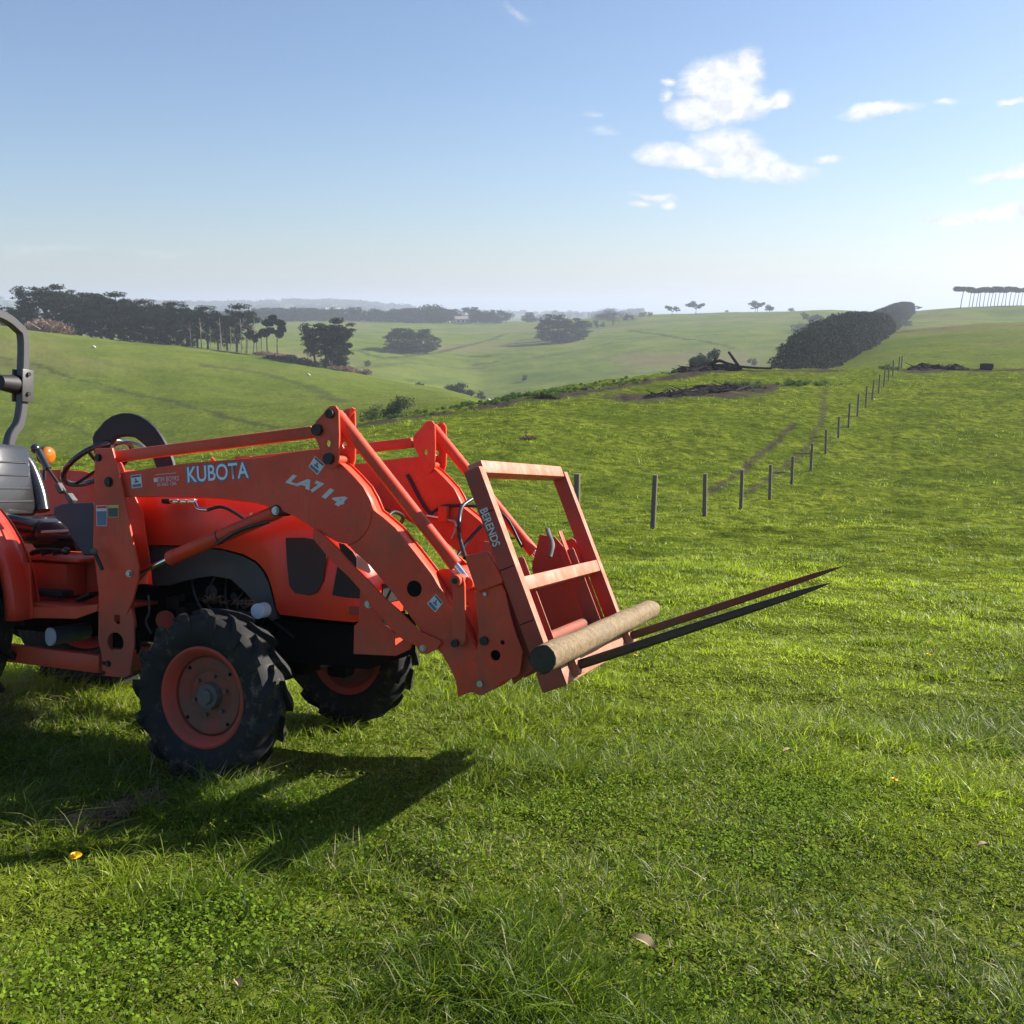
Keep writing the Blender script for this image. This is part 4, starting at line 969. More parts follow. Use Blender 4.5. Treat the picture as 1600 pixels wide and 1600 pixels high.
def side(far):
    s = 1 if far else -1; mir = far; T = tractor
    yo = -.555
    mo = XZ(mast_out, yo); mi = XZ(mast_in, -.40)
    hole = circ(*XZ([(180, 1004)], yo)[0], .047, 24); slot = XZ([(178, 961), (187, 961), (187, 975), (181, 975), (178, 970)], yo)
    mst = P('loader_mast', mo, yo, .012, M_load, T, (hole, slot), mir, raw=True)
    P('inner_plate', mi, -.40, .010, M_load, mst, (), mir, raw=True)
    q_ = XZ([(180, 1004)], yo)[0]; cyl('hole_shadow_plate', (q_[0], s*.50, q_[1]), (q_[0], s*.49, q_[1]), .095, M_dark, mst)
    # web between the plates and foot block
    a = XZ([(160, 800), (158, 1040), (203, 1040)], yo)
    bx('web', ((a[1][0]+.012), s*.478, (a[0][1]+a[1][1])/2-.05), (.010, .138, a[0][1]-a[1][1]-.12), M_load, mst)
    bx('foot', ((a[1][0]+a[2][0])/2, s*.478, a[1][1]+.03), (a[2][0]-a[1][0]-.02, .134, .10), M_load, mst)
    for (px, py, r, L, mt) in ((154,715,.013,.012,M_dk),(170,753,.017,.012,M_dk),(203,896,.012,.016,M_zinc),(162,1036,.007,.006,M_dk),(162,1051,.007,.006,M_dk),(169,1037,.011,.010,M_dk)):
        x, z = XZ([(px, py)], yo)[0]; hexbolt(x, z, yo, r, L, mt, mst, 'pin' if mt is M_dk else 'bolt', 6 if mt is M_zinc else 16, mir)
    ap = XZ(arm_pts, YA); hl = circ(*XZ([(647, 920)], YA)[0], .034, 26)
    arm = P('loader_arm', ap, YA, .006, M_load, T, (hl,), mir, raw=True)
    P('inner_side', ap, YA+.094, .006, M_load, arm, (), mir, raw=True)
    # top and bottom webs of the box section
    n = len(ap); bm = bmesh.new()
    cx = sum(p[0] for p in ap)/n
    ins = []
    for i in range(n):
        a_, b_, c_ = Vector(ap[i-1]), Vector(ap[i]), Vector(ap[(i+1) % n]); d = (c_-a_).normalized(); ins.append(b_+Vector((d.y, -d.x))*.010)
    for i in range(n):
        if i in (29, 30, 31): continue
        j = (i+1) % n; q = [(ins[i][0], ins[i][1]), (ins[j][0], ins[j][1])]
        v = [bm.verts.new((q[0][0], s*-1*(YA+.003), q[0][1])), bm.verts.new((q[1][0], s*-1*(YA+.003), q[1][1])), bm.verts.new((q[1][0], s*-1*(YA+.097), q[1][1])), bm.verts.new((q[0][0], s*-1*(YA+.097), q[0][1]))]
        bm.faces.new(v)
    bmesh.ops.remove_doubles(bm, verts=bm.verts, dist=.0005)
    o = from_bm('webs', bm, M_load, arm, True, 30); o.modifiers.new('t', 'SOLIDIFY').thickness = .005
    cyl('hole_shade_plug', (hl[0][0]-.034, s*.527, hl[0][1]), (hl[0][0]-.034, s*.440, hl[0][1]), .034, M_dark, arm)  # solid dark plug stands for the shade inside the arm hole
    # weld line and lower seam plate
    w0 = [B(*p, y=YA) for p in ((581,797),(576,822),(560,843),(544,852))]
    tb('weld', [(p[0], s*.532, p[2]) for p in w0], .0035, M_load, arm, 6)
    # bell crank, two plates and spacer pins
    cp = XZ(crank, -.565); eye = XZ([(510,688),(514,688),(516,692),(515,698),(511,698),(509,693)], -.565)
    ck = P('bell_crank', cp, -.565, .012, M_load, T, (eye,), mir, raw=True)
    P('inner_plate', cp, -.425, .012, M_load, ck, (eye,), mir, raw=True)
    for (px, py, r) in ((517,647,.019),(497,672,.025),(515,717,.024)):
        x, z = XZ([(px, py)], -.565)[0]
        cyl('pin', (x, s*.575, z), (x, s*.41, z), r*.7, M_load, ck); cyl('pin_head', (x, s*.584, z), (x, s*.566, z), r, M_dk, ck, None, 16)
    # leveling link from mast to crank
    l0, l1 = B(178, 714, y=-.50), B(490, 675, y=-.50); q0 = Vector((l0[0], s*.495, l0[2])); q1 = Vector((l1[0], s*.495, l1[2])); d = (q1-q0).normalized(); up = Vector((0, 1, 0)).cross(d)*-1
    bx('leveling_link', (q0+q1)/2, ((q1-q0).length, .045, .052), M_load, T, (d, Vector((0, 1, 0)), up), .006)
    # dump cylinder
    a, b_ = B(533, 655, y=-.495), B(712, 883, y=-.495); q0 = Vector((a[0]-.02, s*.495, a[2]+.02)); q1 = Vector((b_[0], s*.495, b_[2])); d = (q1-q0).normalized()
    dc = cyl('dump_cylinder', q0, q1, .0285, M_load, T, None, 28)
    cyl('gland', q0+d*(q1-q0).length*.56, q0+d*((q1-q0).length*.56+.005), .0300, M_load, dc); cyl('end_cap', q1-d*.06, q1+d*.001, .0305, M_load, dc)
    cyl('rod', q1, q1+d*.075, .016, M_chrome, dc); cyl('rod_eye', q1+d*.095-Vector((0, .028, 0)), q1+d*.095+Vector((0, .028, 0)), .026, M_load, dc)
    # lift cylinder with hose and rod
    a, b_ = B(432, 799, y=-.50), B(262, 873, y=-.50); c_ = B(212, 897, y=-.50); q0 = Vector((a[0], s*.485, a[2])); q1 = Vector((b_[0], s*.485, b_[2])); q2 = Vector((c_[0], s*.485, c_[2]))
    lc = cyl('lift_cylinder', q0, q1, .033, M_load, T, None, 28); d = (q1-q0).normalized(); L = (q1-q0).length
    cyl('band', q0+d*L*.52, q0+d*(L*.52+.006), .0345, M_dk, lc); cyl('end_cap', q1-d*.045, q1+d*.001, .0348, M_load, lc)
    cyl('rod', q1, q2, .0125, M_chrome, lc); x, z = XZ([(432, 798)], YA)[0]
    hexbolt(x, z, YA-.006, .013, .012, M_zinc, lc, 'pin_end', 12, mir); cyl('pin_boss', (x, s*.537, z), (x, s*.44, z), .026, M_dk, lc)
    tb('hydraulic_hose', [(q0.x-.02, s*.52, q0.z-.045), ((q0.x+q1.x)/2+.12, s*.525, (q0.z+q1.z)/2+.03), ((q0.x+q1.x)/2, s*.522, (q0.z+q1.z)/2-.035)], .008, M_hose, lc, 8)
    # parking stand folded under the arm and front bracket
    sp = P('parking_stand', stand, -.548, .014, M_load, T, (), mir)
    x, z = XZ([(661, 1013)], -.548)[0]; hexbolt(x, z, -.548, .010, .010, M_zinc, sp, mirror=mir)
    fb = P('front_bracket', brack, -.50, .012, M_load, T, (), mir)
    x, z = XZ([(576, 944)], -.50)[0]; hexbolt(x, z, -.50, .012, .014, M_zinc, fb, mirror=mir)
    bq = XZ([(553, 980), (618, 1025)], -.50); bx('gusset', ((bq[0][0]+bq[1][0])/2, s*.44, (bq[0][1]+bq[1][1])/2+.006), (bq[1][0]-bq[0][0]-.01, .108, .10), M_load, fb)
    # links at the lower end of the arm
    lk = XZ([(707,905),(711,899),(718,898),(724,903),(726,915),(727,1003),(721,1010),(711,1010),(706,1003)], -.562)
    ll = P('tilt_link', lk, -.562, .014, M_load, T, (), mir, raw=True)
    x, z = XZ([(714, 907)], -.562)[0]; cyl('pin_boss', (x, s*.585, z), (x, s*.45, z), .024, M_load, ll); cyl('pin', (x, s*.590, z), (x, s*.584, z), .012, M_dk, ll)
    x, z = XZ([(712, 1005)], -.562)[0]; cyl('pin', (x, s*.578, z), (x, s*.45, z), .016, M_dk, ll)
    l2 = XZ([(716,898),(728,892),(735,900),(752,930),(760,990),(756,1005),(744,1000),(738,960),(724,930)], -.47)
    P('guide_link', l2, -.47, .014, M_load, T, (), mir, raw=True)
    # quick hitch plate
    hp_ = XZ([(741,925),(752,922),(783,913),(790,925),(797,960),(806,990),(817,1018),(812,1052),(806,1058),(786,1064),(770,1078),(752,1087),(742,1084),(738,1068),(745,1058),(745,1040),(738,1030),(746,1012),(748,985)], -.585)
    h1 = circ(*XZ([(774, 1024)], -.585)[0], .021, 20); h2 = circ(*XZ([(785, 1004)], -.585)[0], .009, 12)
    hit = P('quick_hitch', hp_, -.585, .012, M_load, T, (h1, h2), mir, raw=True)
    P('inner_plate', hp_, -.45, .012, M_load, hit, (), mir, raw=True)
    for (px, py, r) in ((757,1001,.018),(751,1068,.013),(759,928,.008)):
        x, z = XZ([(px, py)], -.585)[0]; cyl('pin', (x, s*.597, z), (x, s*.44, z), r, M_dk if r > .015 else M_zinc, hit, None, 14)
    for (hx, hz), hr in ((XZ([(774, 1024)], -.585)[0], .03), (XZ([(785, 1004)], -.585)[0], .016)): cyl('bore_shade_disc', (hx, s*.570, hz), (hx, s*.562, hz), hr, M_dark, hit)  # dark discs added behind the holes to stand for their shade
    ad = [fpt(.02, -.004, 0), fpt(.42, -.004, 0), fpt(.40, -.05, 0), fpt(.20, -.13, 0), fpt(-.02, -.13, 0)]
    P('added_gap_plate', [(p.x, p.z) for p in ad], -.548, .010, M_frame, T, (), mir, raw=True)  # added plate: covers the sunlit gap so it reads as dull shade
    cv = P('hitch_cover', [(727,868),(758,861),(763,864),(785,905),(784,911),(749,925),(743,922),(728,880)], -.605, .03, M_load, T, (), mir, bev=.006)
    # mast rail back to the rear axle
    r0, r1 = B(0, 1015, y=-.50), B(160, 1037, y=-.50); q0 = Vector((-2.05, s*.50, r0[2]+.0)); q1 = Vector((r1[0], s*.50, r1[2])); d = (q1-q0).normalized()
    bx('side_rail', (q0+q1)/2, ((q1-q0).length, .05, .085), M_load, T, (d, Vector((0, 1, 0)), d.cross(Vector((0, 1, 0)))), .005)
    return arm, mst
arm_near, mast_near = side(False)
arm_far, mast_far = side(True)
# cross tube between the arms
x, z = XZ([(700, 909)], -.45)[0]
cyl('torque_tube', (x-.02, -.44, z-.005), (x-.02, .44, z-.005), .058, M_load, tractor, None, 32)
# decals
lettering('maker_lettering', 'KUBOTA', (291.5, 755.5), (391.5, 747.5), YA, M_navy, arm_near, 24, 0, .035, depth=.0010)
lettering('maker_lettering', 'KUBOTA', (294, 753.5), (389, 746), YA, M_silver, arm_near, 20.5, 0, .012, depth=.0022)
lettering('model_lettering', 'LA', (446, 753), (484, 765), YA, M_let, arm_near, 13, .35, .05)
for ch, a_, c_ in (('7', (485, 766), (502, 773)), ('1', (503, 775), (516, 782)), ('4', (517, 783), (537, 794))):
    lettering('model_lettering', ch, a_, c_, YA, M_let, arm_near, 16, .3, .06)
lettering('dealer_lettering', 'TIM BOYKS', (247, 753), (280, 750.5), YA, M_let, arm_near, 6, .1, 0)
lettering('dealer_lettering', '03 5662 1266', (246, 760), (276, 757.5), YA, M_let, arm_near, 4.5, 0, 0)
sticker('decal', [(243,741.5),(275,738.5),(275,739.3),(243,742.3)], YA, M_let, arm_near)
sticker('decal', [(240,747),(246,746.5),(246.5,753),(240.5,753.5)], YA, M_let, arm_near)
def warn(pts, parent, y=YA, icon=True):
    sticker('decal', pts, y, M_white, parent)
    p = [Vector(q).to_3d() for q in [(a, b_, 0) for a, b_ in pts]]
    def q(u, v): r = p[0]*(1-u)*(1-v)+p[1]*u*(1-v)+p[2]*u*v+p[3]*(1-u)*v; return (r.x, r.y)
    P('decal_band', [q(.06, .05), q(.94, .05), q(.94, .18), q(.06, .18)], y-.0024, .0007, M_decd, parent, bev=.0001)
    P('decal_text', [q(.08, .72), q(.92, .70), q(.92, .94), q(.08, .94)], y-.0024, .0007, M_navy, parent, bev=.0001)
    if icon: P('decal_figure', [q(.35, .28), q(.50, .26), q(.55, .42), q(.75, .50), q(.72, .60), q(.30, .62), q(.28, .52), q(.42, .45)], y-.0024, .0007, M_navy, parent, bev=.0001)
warn([(204,743),(220,741),(222,761),(206,763)], arm_near)
warn([(492,712.5),(508,726.5),(496,742),(482,729)], arm_near)
warn([(681,928),(692,942),(680,957),(667,943)], arm_near)
sticker('decal', [(150,790),(167,789.5),(167,822),(151,822)], -.555, M_let, mast_near)
sticker('decal', [(168,789.5),(185,789),(185,808.5),(168,808.5)], -.555, M_yel, mast_near)
P('decal_text', [(151,799),(166,798.5),(166,821),(152,821)], -.5578, .0007, M_navy, mast_near, bev=.0001)
P('decal_text', [(169,794),(184,793.5),(184,807.5),(169,807.5)], -.5578, .0007, M_decd, mast_near, bev=.0001)
P('decal_band', [(151,791),(166,790.5),(166,794),(151,794.5)], -.5578, .0007, M_load, mast_near, bev=.0001)
# lever on the mast
a = B(147, 862, y=-.60); b_ = B(160, 890, y=-.60)
cyl('latch_lever', a, b_, .009, M_dk, tractor); bm = bmesh.new(); bmesh.ops.create_icosphere(bm, subdivisions=2, radius=.017, matrix=Matrix.Translation(a)); from_bm('latch_knob', bm, M_hub, tractor)
# hooked lug on top of the near crank
a, c_ = B(540, 655, y=-.43), B(553, 638, y=-.43); tb('crank_hook', [(a[0]-.01, -.43, a[2]-.03), (a[0]+.01, -.43, a[2]), (c_[0], -.43, c_[2])], .010, M_load, tractor, 6)

# --- bale spike frame
FR = empty('bale_spike_frame'); FR.parent = tractor
for yy in (-.57, .57):
    up_ = bx('upright', fpt(Lf/2-.01, W_/2, yy), (Lf+.02, .060, W_), M_frame, FR, (upv, YV, fwv), .004)
    bm = bmesh.new(); c_ = fpt(Lf/2-.01, W_+.0012, yy); add_box(bm, c_, (Lf+.016, .054, .0016), (upv, YV, fwv)); from_bm('worn_face', bm, M_worn, up_, False)
    s_ = -1 if yy < 0 else 1
    for hh in (.23, .50, .78):
        bm = bmesh.new(); add_box(bm, fpt(Lf*hh, W_/2, yy+s_*.031), (.003, .002, W_-.006), (upv, YV, fwv)); from_bm('weld', bm, M_dark, up_, False)
cb = bx('top_bar', fpt(Lf+.002, W_/2+.0, 0), (.056, 1.078, W_-.004), M_worn, FR, (upv, YV, fwv), .005)
mz = B(830, 922, x=b0[0]+.12); hmid = Lf*.405
bx('middle_bar', fpt(hmid, W_-.028, 0), (.058, 1.078, .058), M_worn, FR, (upv, YV, fwv), .005)
for yy in (-.36, .36):
    bx('hitch_rail', fpt(hmid*.62, -.006, yy), (hmid*1.45, .010, .07), M_frame, FR, (upv, YV, fwv), .002)
    bx('hitch_rail_edge', fpt(hmid*.62, .030, yy), (hmid*1.4, .006, .004), M_worn, FR, (upv, YV, fwv), .001)
bot = bx('bottom_bar', fpt(-.045, W_/2+.01, 0), (.085, 1.20, .105), M_frame, FR, (upv, YV, fwv), .008)
bx('bottom_bar_face', fpt(-.045, W_/2+.0645, 0), (.080, 1.19, .003), M_worn, bot, (upv, YV, fwv), .001)
tipn = Vector(B(1297, 911, y=-.46)); tipf = Vector(B(1316, 885, y=.42))
for tip, yy, mt in ((tipn, -.46, M_tine), (tipf, .42, M_tiner)):
    root_ = fpt(-.035, W_+.03, yy)
    dirn = (tip-root_).normalized(); nrm = dirn.cross(YV).normalized(); bm = bmesh.new(); rings = []
    Lt = (tip-root_).length
    for t, r_w in ((-.02, .027), (.10, .027), (.45, .0245), (.72, .021), (.88, .0165), (.96, .009), (1.0, .0015)):
        c_ = root_+dirn*Lt*t - nrm*(.0)
        rings.append([bm.verts.new(c_+YV*math.cos(a)*r_w*.66+nrm*math.sin(a)*r_w*.80) for a in [math.pi/4+k*math.pi/2+e for k in range(4) for e in (-.30, .30)]])
    for r1_, r2_ in zip(rings[:-1], rings[1:]):
        for k in range(8): bm.faces.new((r1_[k], r1_[(k+1) % 8], r2_[(k+1) % 8], r2_[k]))
    bm.faces.new(rings[0][::-1]); bm.faces.new(rings[-1])
    from_bm('spike', bm, mt, FR, True, 25)
bx('spike_socket', fpt(-.035, W_+.035, -.46), (.075, .075, .06), M_worn, FR, (upv, YV, fwv), .008)
bx('spike_socket', fpt(-.035, W_+.035, .42), (.075, .075, .06), M_worn, FR, (upv, YV, fwv), .008)
lettering('frame_lettering', 'BERENDS', (750, 797), (771, 855), -.6015, M_let, FR, 13, 0, .018)
# hitch hook and plates seen through the frame
for yy in (.33,):
    tb('hitch_hook', [fpt(hmid+.10, -.01, yy-.24), fpt(hmid+.15, .01, yy-.20), fpt(hmid+.20, -.02, yy-.10), fpt(hmid+.24, -.05, yy)], .012, M_hub, FR, 8)
hb = [(p[0], p[1]) for p in (fpt(.0, -.012, 0).xz, fpt(hmid+.10, -.012, 0).xz, fpt(hmid+.20, -.05, 0).xz, fpt(hmid+.24, -.12, 0).xz, fpt(hmid+.10, -.22, 0).xz, fpt(.10, -.26, 0).xz, fpt(-.02, -.16, 0).xz)]
for yy in (-.34, .40): P('hitch_side', hb, yy, .012, M_frame, FR, raw=True)
bx('hitch_cross_plate', fpt(.05, -.14, 0), (.12, .66, .010), M_frame, FR, (upv, YV, fwv), .002)
bx('hitch_tab', fpt(hmid+.13, -.004, .36), (.17, .05, .008), M_load, FR, (upv, YV, fwv), .003)
cyl('cross_tube', fpt(.10, -.05, -.45), fpt(.10, -.05, .45), .026, M_frame, FR, None, 24)

# --- hood
HX = [-.84, -.70, -.50, -.30, -.10, .05, .18, .30, .40, .48, .54, .575]
HT = [1.355, 1.37, 1.38, 1.375, 1.35, 1.33, 1.275, 1.20, 1.125, 1.05, .965, .88]
HW = [.30, .315, .325, .33, .33, .33, .33, .325, .315, .30, .275, .24]
bpts = XZ([(218,852),(262,852),(300,853),(345,857),(380,866),(400,877),(412,890),(420,905),(427,932),(433,958)], -.335)
def hood_bot(x):
    bx_ = [p[0] for p in bpts]; bz = [p[1] for p in bpts]
    if x >= bx_[-1]: return float(np.interp(x, [bx_[-1], .50, .60], [.715, .700, .73]))
    return float(np.interp(x, bx_, bz))
def hood_w(x): return float(np.interp(x, HX, HW))
def hood_t(x): return float(pchip(np.array(HX), np.array(HT), np.array([x]))[0])
xs_ = sorted(set(list(np.linspace(-.84, -.30, 10)) + list(np.linspace(-.30, .16, 28)) + list(np.linspace(.16, .575, 16))))
bm = bmesh.new(); rings = []
for x in xs_:
    w, t, bz = hood_w(x), hood_t(x), hood_bot(x); rr = .13; ring = []
    for k in range(9): ring.append((-w - .012*math.sin(math.pi*k/8), bz+(t-rr-bz)*k/8))
    for k in range(1, 8): a = math.pi/2*k/8; ring.append((-w+rr*1.2*(1-math.cos(a)), t-rr+rr*math.sin(a)))
    for k in range(5): ring.append((-(w-rr*1.2)*(1-k/4), t+.012*(k/4)))
    full = ring + [(-p[0], p[1]) for p in ring[-2::-1]]
    rings.append([bm.verts.new((x, p[0], p[1])) for p in full])
for r1_, r2_ in zip(rings[:-1], rings[1:]):
    for k in range(len(r1_)-1): bm.faces.new((r1_[k], r1_[k+1], r2_[k+1], r2_[k]))
fr = [v for v in rings[-1]]; bm.faces.new(fr); bm.faces.new(rings[0][::-1])
hood = from_bm('hood', bm, M_body, tractor, True, 40)
def on_hood(name, pts, mat, off=.006, th=.006):
    o = P(name, pts, -.335, th, mat, hood)
    for v in o.data.vertices: v.co.y += (.335 - hood_w(v.co.x)-.006) - off - .010
    return o
on_hood('side_grille', [(449,840),(478,840),(512,846),(511,872),(506,908),(497,925),(485,930),(463,926),(455,915),(451,880)], plain('grille_dark', (.035, .014, .012), .6))
on_hood('side_grille', [(527,882),(545,890),(562,902),(562,937),(540,934),(519,930),(523,905)], M_black)
on_hood('headlamp', [(528,848),(536,850),(548,862),(553,872),(553,888),(543,880),(532,866)], M_black)
on_hood('mesh_insert', [(553,866),(560,872),(567,880),(570,893),(568,898),(554,888)], M_mesh, .010)
on_hood('marker_lens', [(543,948),(558,948),(558,962),(543,961)], plain('dull_red_lens', (.20, .03, .025), .3))
lettering('model_lettering', 'L4240', (388, 812), (468, 800), -.348, M_let, hood, 9, .2, .01)
P('front_grille', [(p.x, p.y) for p in [Vector((-.20, .78)), Vector((.20, .78)), Vector((.18, .87)), Vector((-.18, .87))]], 0, .01, M_black, hood, raw=True).data.transform(Matrix.Translation((.583, 0, 0)) @ Matrix.Rotation(math.pi/2, 4, 'Z'))
P('inner_fender', [(232,853),(300,855),(345,859),(378,868),(398,879),(410,892),(420,912),(428,945),(434,966),(424,970),(404,950),(382,925),(360,905),(330,900),(300,905),(262,915),(238,915)], -.31, .02, M_panel, tractor)
# engine and chassis
eng = empty('engine'); eng.parent = tractor
bx('block', (-.32, 0, .82), (.75, .36, .40), M_dark, eng, None, .02); bx('sump', (-.28, 0, .55), (.60, .28, .16), M_dark, eng, None, .02)
re_ = np.random.default_rng(12)
for i in range(16):
    x = re_.uniform(-.62, .10); z = re_.uniform(.62, .98); l_ = re_.uniform(.04, .12)
    bm = bmesh.new()
    if i % 2: add_cyl(bm, (x, -.18, z), (x, -.20-l_*.7, z), l_*.35, l_*.3, 16)
    else: add_box(bm, (x, -.21, z), (l_, .08, l_*.8), None, .006)
    from_bm('engine_fitting', bm, [M_dark, M_black, M_dk][i % 3], eng, True, 30)
for i in range(7):
    x = re_.uniform(-.6, 0); tb('engine_pipe', [(x, -.24, re_.uniform(.8, .98)), (x+.08*re_.normal(), -.29, .75), (x+.12*re_.normal(), -.25, .60)], .006, [M_dk, M_hose][i % 2], eng, 6)
tb('fuel_pipe', [B(232,930,y=-.30), B(233,955,y=-.32), B(228,972,y=-.32), B(236,990,y=-.30)], .006, M_hub, eng, 6)
cyl('red_pulley', B(258, 968, y=-.26), B(258, 968, y=-.22), .045, M_load, eng)
bx('chassis', (-.75, 0, .62), (1.9, .30, .26), M_dark, tractor, None, .02)
bx('front_frame', (.30, 0, .58), (.50, .50, .20), M_dark, tractor, None, .012)
ax_ = empty('front_axle'); ax_.parent = tractor
cyl('beam', (0, -.50, .40), (0, .50, .40), .045, M_dark, ax_, None, 16); bx('pivot_bracket', (0, 0, .47), (.22, .16, .16), M_dark, ax_, None, .01)
for s_ in (-1, 1): bx('knuckle', (0, s_*.47, .38), (.13, .12, .20), M_dark, ax_, None, .03)
tb('tie_rod', [(-.16, -.48, .36), (-.18, 0, .38), (-.16, .48, .36)], .014, M_dark, ax_, 8)
a = B(402, 955, y=-.50); cyl('axle_breather_cap', a, (a[0], a[1]+.06, a[2]), .034, M_cap, tractor, None, 28)
a = B(77, 995, y=-.52); cn = cyl('filter_canister', a, (a[0]+.004, a[1]+.012, a[2]), .044, M_cap, tractor, None, 32); cyl('filter_body', (a[0], a[1]+.0125, a[2]), (a[0], a[1]+.24, a[2]), .043, plain('blue_grey_metal', (.05, .07, .09), .5), cn)
# grass caught on the chassis beside the wheel
P1, t1 = leaves(re_, [(-.16, -.44, .775, .10, .03, .012), (.0, -.43, .77, .08, .03, .012)], 110, .010, 0, 5.)
o = leaf_obj('caught_straw', P1, t1, M_brown, tractor)

# --- wheels
def wheel(name, cx, cy, R, W, Rr, s, nl=16, lh=.025, steer=0.):
    """s = -1 near side (outer face towards -y)"""
    root = empty(name); root.parent = tractor; root.location = (cx, cy, R)
    root.rotation_euler = (0, 0, rad(steer))
    bm = bmesh.new(); h = W/2
    prof = [(-h*.62, Rr+.004), (-h*.86, Rr+.03), (-h*.98, Rr+(R-Rr)*.42), (-h*.97, R-lh-.045), (-h*.86, R-lh-.018), (-h*.6, R-lh-.004), (0, R-lh), (h*.6, R-lh-.004), (h*.86, R-lh-.018), (h*.97, R-lh-.045), (h*.98, Rr+(R-Rr)*.42), (h*.86, Rr+.03), (h*.62, Rr+.004)]
    add_lathe_y(bm, (0, 0, 0), prof, 72)
    rt = np.random.default_rng(int(cx*100+cy*10+500))
    for sd in (-1, 1):
        for k in range(nl):
            a0 = 2*math.pi*(k+(0 if sd < 0 else .5))/nl; wa = .042/R*1.0
            st = [(.02, 0, R), (h*.35, .05, R+.000), (h*.70, .105, R-.004), (h*.97, .15, R-.012), (h*1.03, .16, R-lh-.035), (h*1.0, .165, R-lh-.075)]
            prev = None
            for (yy, da, rr) in st:
                a = a0 - da*.75/R; jr = rr + rt.normal()*.0012; base = min(jr-.001, R-lh-.012) if yy < h*.98 else jr
                ring = []
                if yy < h*.98: cs = [(a-wa*.62, R-lh-.02), (a-wa*.42, jr), (a+wa*.42, jr), (a+wa*.62, R-lh-.02)]; yin = yy
                else: cs = [(a-wa*.62, jr), (a-wa*.42, jr), (a+wa*.42, jr), (a+wa*.62, jr)]
                vs = [bm.verts.new((q[1]*math.cos(q[0]), sd*(yy if (i_ in (1, 2) or yy < h*.98) else h*.95), q[1]*math.sin(q[0]))) for i_, q in enumerate(cs)]
                if prev:
                    for i_ in range(3): bm.faces.new((prev[i_], prev[i_+1], vs[i_+1], vs[i_]))
                else: bm.faces.new(vs)
                prev = vs
            bm.faces.new(prev[::-1])
    ty = from_bm('tyre', bm, M_rub, root, True, 32)
    ty.data.materials.append(M_mud)
    idx = []
    for p in ty.data.polygons:
        c = p.center; q = math.hypot(c.x, c.z)
        idx.append(1 if (q > R+9 and abs(c.y) < h*.95 and fbm(np.array([c.x*9+cx]), np.array([c.z*9+c.y*5]), 5)[0] > -.02) else 0)
    ty.data.polygons.foreach_set('material_index', idx)
    bm = bmesh.new()
    o_ = s*h
    prof = [(o_*.62, Rr+.012), (o_*.74, Rr+.014), (o_*.78, Rr+.004), (o_*.70, Rr-.008), (o_*.45, Rr-.020), (o_*.30, Rr-.032), (0, Rr-.034), (-o_*.5, Rr-.022), (-o_*.74, Rr+.010)]
    add_lathe_y(bm, (0, 0, 0), prof, 64); rim = from_bm('rim', bm, M_rim, root, True, 35)
    bm = bmesh.new(); pr = [(s*.012, Rr-.030), (s*.022, Rr-.045), (s*.020, Rr*.62), (s*.004, Rr*.50), (s*.006, Rr*.30), (s*.006, 0)]
    add_lathe_y(bm, (0, 0, 0), pr, 64); dc_ = from_bm('disc', bm, M_disc, root, True, 30)
    dc_.modifiers.new('t', 'SOLIDIFY').thickness = .005
    bm = bmesh.new(); add_cyl(bm, (0, s*.004, 0), (0, s*.035, 0), Rr*.30, Rr*.27, 10); add_cyl(bm, (0, s*.03, 0), (0, s*.05, 0), Rr*.17, Rr*.15, 20)
    from_bm('hub', bm, M_hub, root, True, 30)
    for k in range(6):
        a = k*math.pi/3+.3; hexb = cyl('wheel_nut', (math.cos(a)*Rr*.42, s*.002, math.sin(a)*Rr*.42), (math.cos(a)*Rr*.42, s*.022, math.sin(a)*Rr*.42), .009, M_hub, root, None, 6)
    for k in range(4):
        a = k*math.pi/2+.75; cyl('rim_hole', (math.cos(a)*Rr*.74, s*.021, math.sin(a)*Rr*.74), (math.cos(a)*Rr*.74, s*.0245, math.sin(a)*Rr*.74), .008, M_dark, root, None, 12)
    return root
w1 = wheel('front_wheel', -.02, -.63, .382, .185, .210, -1, 15, steer=-3)
w2 = wheel('front_wheel', -.02, .63, .382, .185, .210, 1, 15, steer=-3)
w3 = wheel('rear_wheel', -1.83, -.68, .62, .36, .335, -1, 20, .036)
w4 = wheel('rear_wheel', -1.83, .68, .62, .36, .335, 1, 20, .036)

# --- fenders: curved shells over the rear wheels
def fender(s):
    bm = bmesh.new(); Rf = .70; rings = []; cx, cz = -1.83, .62
    for i in range(26):
        a = rad(1 + 137*i/25); r1_ = Rf*(1+.015*math.sin(a*2)); x = cx+r1_*math.cos(a); z = cz+r1_*math.sin(a)
        if math.sin(a) > .80: z = min(z, cz+Rf*.97)
        ring = []
        for (yy, dr) in ((.655, -.06), (.66, -.03), (.65, 0), (.62, .006), (.56, 0), (.50, -.02)):
            ring.append(bm.verts.new((cx+(r1_+dr)*math.cos(a), s*yy, cz+(r1_+dr)*math.sin(a))))
        rings.append(ring)
    for r1_, r2_ in zip(rings[:-1], rings[1:]):
        for k in range(5): bm.faces.new((r1_[k], r1_[k+1], r2_[k+1], r2_[k]))
    o = from_bm('rear_fender', bm, M_body, tractor, True, 40); o.modifiers.new('t', 'SOLIDIFY').thickness = .006
    pts = [(cx+.69*math.cos(rad(a)), cz+.69*math.sin(rad(a))) for a in range(2, 140, 8)]
    pts += [(cx-.55, .62), (cx+.55, .60)]
    me = plate_mesh(pts, s*.49, -.008*s); finish('inner_fender', me, M_body, tractor)
    return o
fn = fender(-1); ff = fender(1)
# flatter far fender top panel seen behind the seat
pz = B(45, 737, y=.50)[2]
P('fender_top', [(44, 736), (70, 734), (104, 734), (130, 736), (152, 742), (160, 800), (140, 860), (90, 880), (40, 880)], .46, .012, M_body, tractor)
